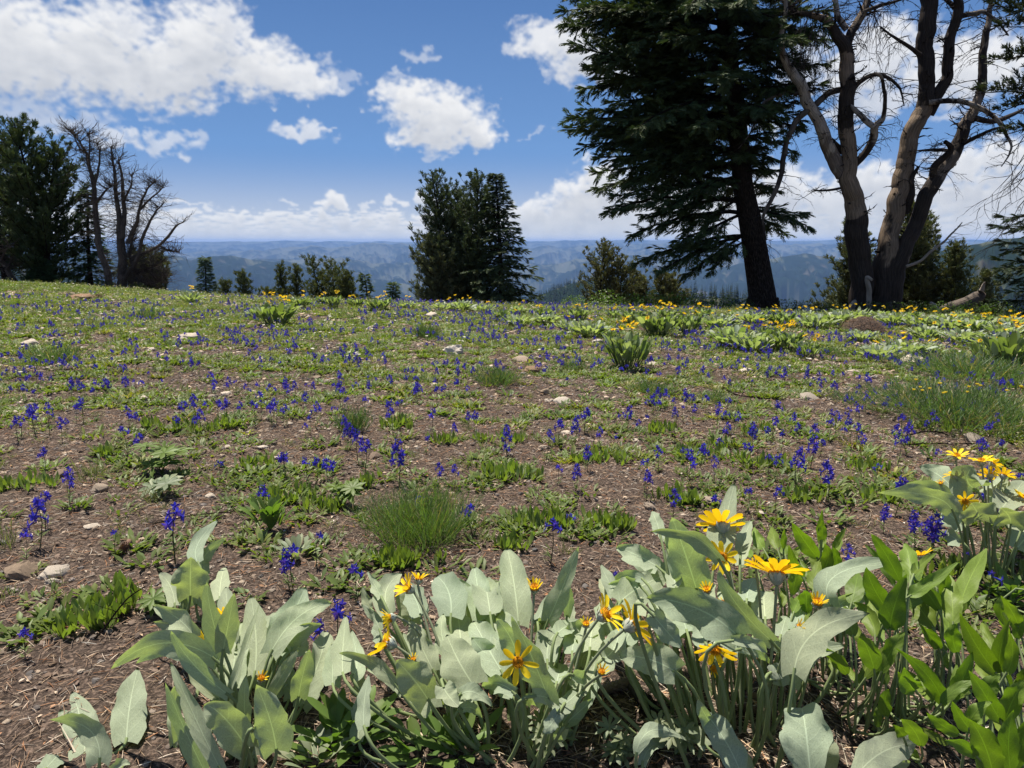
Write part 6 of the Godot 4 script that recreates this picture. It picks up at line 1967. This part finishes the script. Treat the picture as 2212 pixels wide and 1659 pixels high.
	for q in [[1420, 92, 2.22, Vector3(0, 0.95, 0.1), 0.078, 10, 0.8], [1545, 118, 2.16, Vector3(-0.05, 0.95, -0.15), 0.085, 11, 0.85], [1410, 185, 2.12, Vector3(-0.2, 0.75, -0.5), 0.075, 10, 0.8], [1655, 190, 2.14, Vector3(0.4, 0.6, -0.3), 0.078, 10, 0.75], [1585, 190, 2.2, Vector3(0.1, 0.6, -0.7), 0.08, 10, 0.8], [1462, 320, 2.05, Vector3(-0.3, 0.1, 0.8), 0.075, 9, 0.75], [1340, 230, 2.2, Vector3(-0.4, 0.9, 0.0), 0.05, 8, 0.1], [1600, 130, 2.2, Vector3(0.7, 0.7, 0), 0.07, 10, 0.7], [1750, 300, 2.1, Vector3(0.3, 0.9, 0), 0.08, 10, 0.8]]:
		big_flower(t, ZC, q[0], q[1], q[2], q[3], q[4], q[5], q[6])
	# lance-leaved stand: five leafy stems
	big_plant("leafy stand of lance-shaped green leaves before bare soil", 800, 1280, ZC, 1.55, [
		[ZC, 720, 605, 650, 510, 595, 415, 36, 1.62, g, 0.2], [ZC, 735, 520, 738, 450, 745, 355, 18, 1.64, g, 0.2], [ZC, 742, 515, 744, 470, 742, 410, 20, 1.62, g, 0.0], [ZC, 735, 690, 775, 600, 755, 515, 30, 1.58, g, 0.3], [ZC, 820, 645, 812, 590, 800, 545, 26, 1.6, g, 0.2], [ZC, 800, 560, 830, 505, 868, 448, 15, 1.62, g, 0.4], [ZC, 640, 700, 610, 640, 575, 535, 30, 1.55, g, 0.3], [ZC, 592, 790, 612, 700, 622, 640, 26, 1.5, g, 0.2], [ZC, 890, 835, 912, 740, 925, 650, 42, 1.45, m, 0.2], [ZC, 520, 560, 500, 500, 490, 455, 26, 1.62, m, 0.2], [ZC, 450, 560, 420, 510, 400, 455, 26, 1.64, m, 0.2], [ZC, 550, 560, 553, 500, 556, 450, 14, 1.6, g, 0.2], [ZC, 660, 880, 665, 800, 650, 760, 34, 1.42, g, 0.2], [ZC, 870, 1190, 820, 1120, 758, 1050, 30, 1.28, g, 0.2], [ZC, 790, 1110, 770, 1050, 765, 1000, 26, 1.3, g, 0.3], [ZC, 600, 880, 620, 830, 640, 790, 30, 1.4, m, 0.2], [ZC, 700, 760, 710, 690, 730, 600, 34, 1.5, m, 0.3]], true)
	big_plant("tall leafy stem with broad lance leaves over the stand", 930, 1400, ZC, 1.36, [
		[ZC, 1085, 880, 1005, 760, 965, 650, 46, 1.34, g, 0.1], [ZC, 1135, 725, 1065, 590, 988, 488, 34, 1.4, g, 0.2], [ZC, 1085, 965, 1105, 850, 1168, 680, 54, 1.3, g, 0.0], [ZC, 1180, 795, 1280, 735, 1442, 615, 32, 1.36, g, 0.4], [ZC, 1185, 700, 1180, 610, 1155, 528, 40, 1.44, m, 0.1], [ZC, 1200, 690, 1240, 640, 1325, 560, 22, 1.42, m, 0.4], [ZC, 1005, 1165, 972, 1060, 930, 985, 46, 1.24, g, 0.0], [ZC, 1040, 1180, 1100, 1050, 1165, 960, 34, 1.26, g, 0.3], [ZC, 960, 1210, 1040, 1100, 1090, 1040, 26, 1.28, g, 0.3], [ZC, 1065, 1400, 1060, 1320, 1080, 1250, 30, 1.2, g, 0.1], [ZC, 1010, 1000, 980, 900, 900, 830, 40, 1.32, m, 0.3], [ZC, 1210, 1270, 1180, 1230, 1155, 1150, 48, 1.2, g, 0.1], [ZC, 900, 1000, 880, 920, 850, 850, 34, 1.35, m, 0.3]], true)
	big_plant("lance-leaved stems with a pale upright leaf beside larkspur", 1330, 1330, ZC, 1.45, [
		[ZC, 1330, 870, 1275, 780, 1205, 690, 34, 1.44, g, 0.1], [ZC, 1400, 935, 1395, 810, 1378, 695, 46, 1.42, m, 0.1], [ZC, 1300, 955, 1245, 870, 1175, 785, 48, 1.44, m, 0.0], [ZC, 1330, 860, 1360, 760, 1370, 640, 26, 1.5, g, 0.2], [ZC, 1440, 830, 1490, 700, 1575, 550, 46, 1.5, p, 0.2], [ZC, 1350, 1345, 1280, 1200, 1110, 1035, 38, 1.22, g, 0.2], [ZC, 1405, 1310, 1455, 1200, 1500, 1070, 38, 1.24, g, 0.1], [ZC, 1260, 700, 1240, 740, 1290, 870, 40, 1.52, m, 0.2], [ZC, 1330, 1060, 1290, 1000, 1230, 940, 30, 1.38, g, 0.2], [ZC, 1420, 1080, 1400, 1000, 1420, 930, 36, 1.38, g, 0.1], [ZC, 1430, 1490, 1340, 1440, 1268, 1375, 30, 1.14, g, 0.2], [ZC, 1240, 1550, 1205, 1470, 1140, 1400, 40, 1.12, g, 0.2], [ZC, 1150, 1500, 1130, 1470, 1098, 1438, 28, 1.14, g, 0.0], [ZC, 1340, 1340, 1420, 1260, 1530, 1210, 24, 1.2, g, 0.4], [ZC, 1300, 1240, 1250, 1170, 1200, 1110, 36, 1.26, g, 0.2]], true)
	big_plant("dense lance-leaved plant with bright lower leaves in straw", 1600, 1690, ZC, 1.13, [
		[ZC, 1620, 1185, 1520, 1050, 1430, 895, 48, 1.24, g, 0.1], [ZC, 1640, 1175, 1640, 1060, 1692, 890, 34, 1.24, g, 0.2], [ZC, 1665, 1185, 1700, 1090, 1685, 960, 30, 1.2, g, 0.3], [ZC, 1650, 1180, 1590, 1030, 1545, 900, 34, 1.3, m, 0.2], [ZC, 1640, 1425, 1560, 1290, 1478, 1170, 46, 1.14, g, 0.1], [ZC, 1660, 1425, 1710, 1300, 1775, 1210, 46, 1.14, g, 0.1], [ZC, 1600, 1680, 1555, 1530, 1485, 1395, 70, 1.06, g, 0.0], [ZC, 1690, 1680, 1680, 1510, 1705, 1375, 42, 1.06, g, 0.2], [ZC, 1710, 1660, 1745, 1530, 1790, 1400, 44, 1.08, g, 0.1], [ZC, 1560, 1330, 1590, 1240, 1640, 1200, 36, 1.18, g, 0.2], [ZC, 1500, 1480, 1440, 1400, 1400, 1300, 34, 1.12, g, 0.2], [ZC, 1520, 1600, 1440, 1540, 1360, 1500, 34, 1.06, g, 0.2], [ZC, 1740, 1330, 1750, 1240, 1790, 1120, 36, 1.2, g, 0.2], [ZC, 1480, 1450, 1520, 1370, 1600, 1330, 30, 1.12, g, 0.3], [ZC, 1660, 800, 1640, 870, 1690, 960, 26, 1.5, g, 0.2], [ZC, 1730, 950, 1700, 880, 1640, 790, 28, 1.4, g, 0.2], [ZC, 1720, 1010, 1740, 940, 1790, 870, 26, 1.4, g, 0.2]], true)
	# leafy sprouts along the bottom
	for q in [[ZA, 1900, 1600, 26, 0.07, "leafy green sprout at the spreading balsamroot's foot"], [ZA, 1780, 1650, 22, 0.06, "pale leafy sprout in the straw"], [ZB, 120, 1560, 26, 0.08, "leafy sprout with silvery stem under the largest balsamroot"], [ZB, 480, 1640, 20, 0.07, "bright small-leaved sprout under the largest balsamroot"], [ZB, 700, 1640, 22, 0.07, "narrow-leaved sprout beside the bright small-leaved one"], [ZC, 1680, 860, 24, 0.07, "bright sprout beside a larkspur at the lance-leaved stand"], [ZC, 1560, 800, 20, 0.05, "small yellowish sprout behind the lance-leaved stand"], [ZA, 1690, 460, 26, 0.06, "silvery narrow-leaved rosette with larkspur growing through it"], [ZA, 1530, 300, 26, 0.085, "tall clump of broad upright leaves on bare litter"]]:
		var px: float = (q[0][0] + q[1] / q[0][2]) / 1.8517
		var py: float = (q[0][1] + q[2] / q[0][2]) / 1.8517
		var c := on_ground(px, py)
		var s := thing("leafy_sprout", c, q[5], "plant")
		var silver: bool = q[5].begins_with("silvery") or q[5].begins_with("pale")
		for k in q[3]:
			var a := rnd(0, TAU)
			var h := rnd(0.0, 0.05) if not silver else 0.0
			var o := rnd(0.005, 0.05)
			var bl := Geo.new()
			blade(bl, Vector3(cos(a) * o, h, sin(a) * o), Vector3(cos(a), rnd(0.3, 1.6) if not q[5].begins_with("tall") else rnd(1.6, 4.0), sin(a)), Vector3.UP, q[4] * rnd(0.6, 1.2), q[4] * rnd(0.12, 0.18), rnd(-0.3, 0.0), 0.3, 0 if silver else 4, 6, 3, vary(Color(0.27, 0.32, 0.20) if silver else Color(0.13, 0.21, 0.05), 0.18))
			part(s, "leaf", bl.mesh(M.green))


func _ready() -> void:
	set_camera()
	make_materials()
	set_sky()
	set_sun()
	make_ground()
	make_hills()
	make_trees()
	make_big_plants()
	make_far_balsamroots()
	make_stones()
	make_tufts()
	make_lupines()
	make_larkspurs()
	make_litter()
	make_cones_and_sticks()
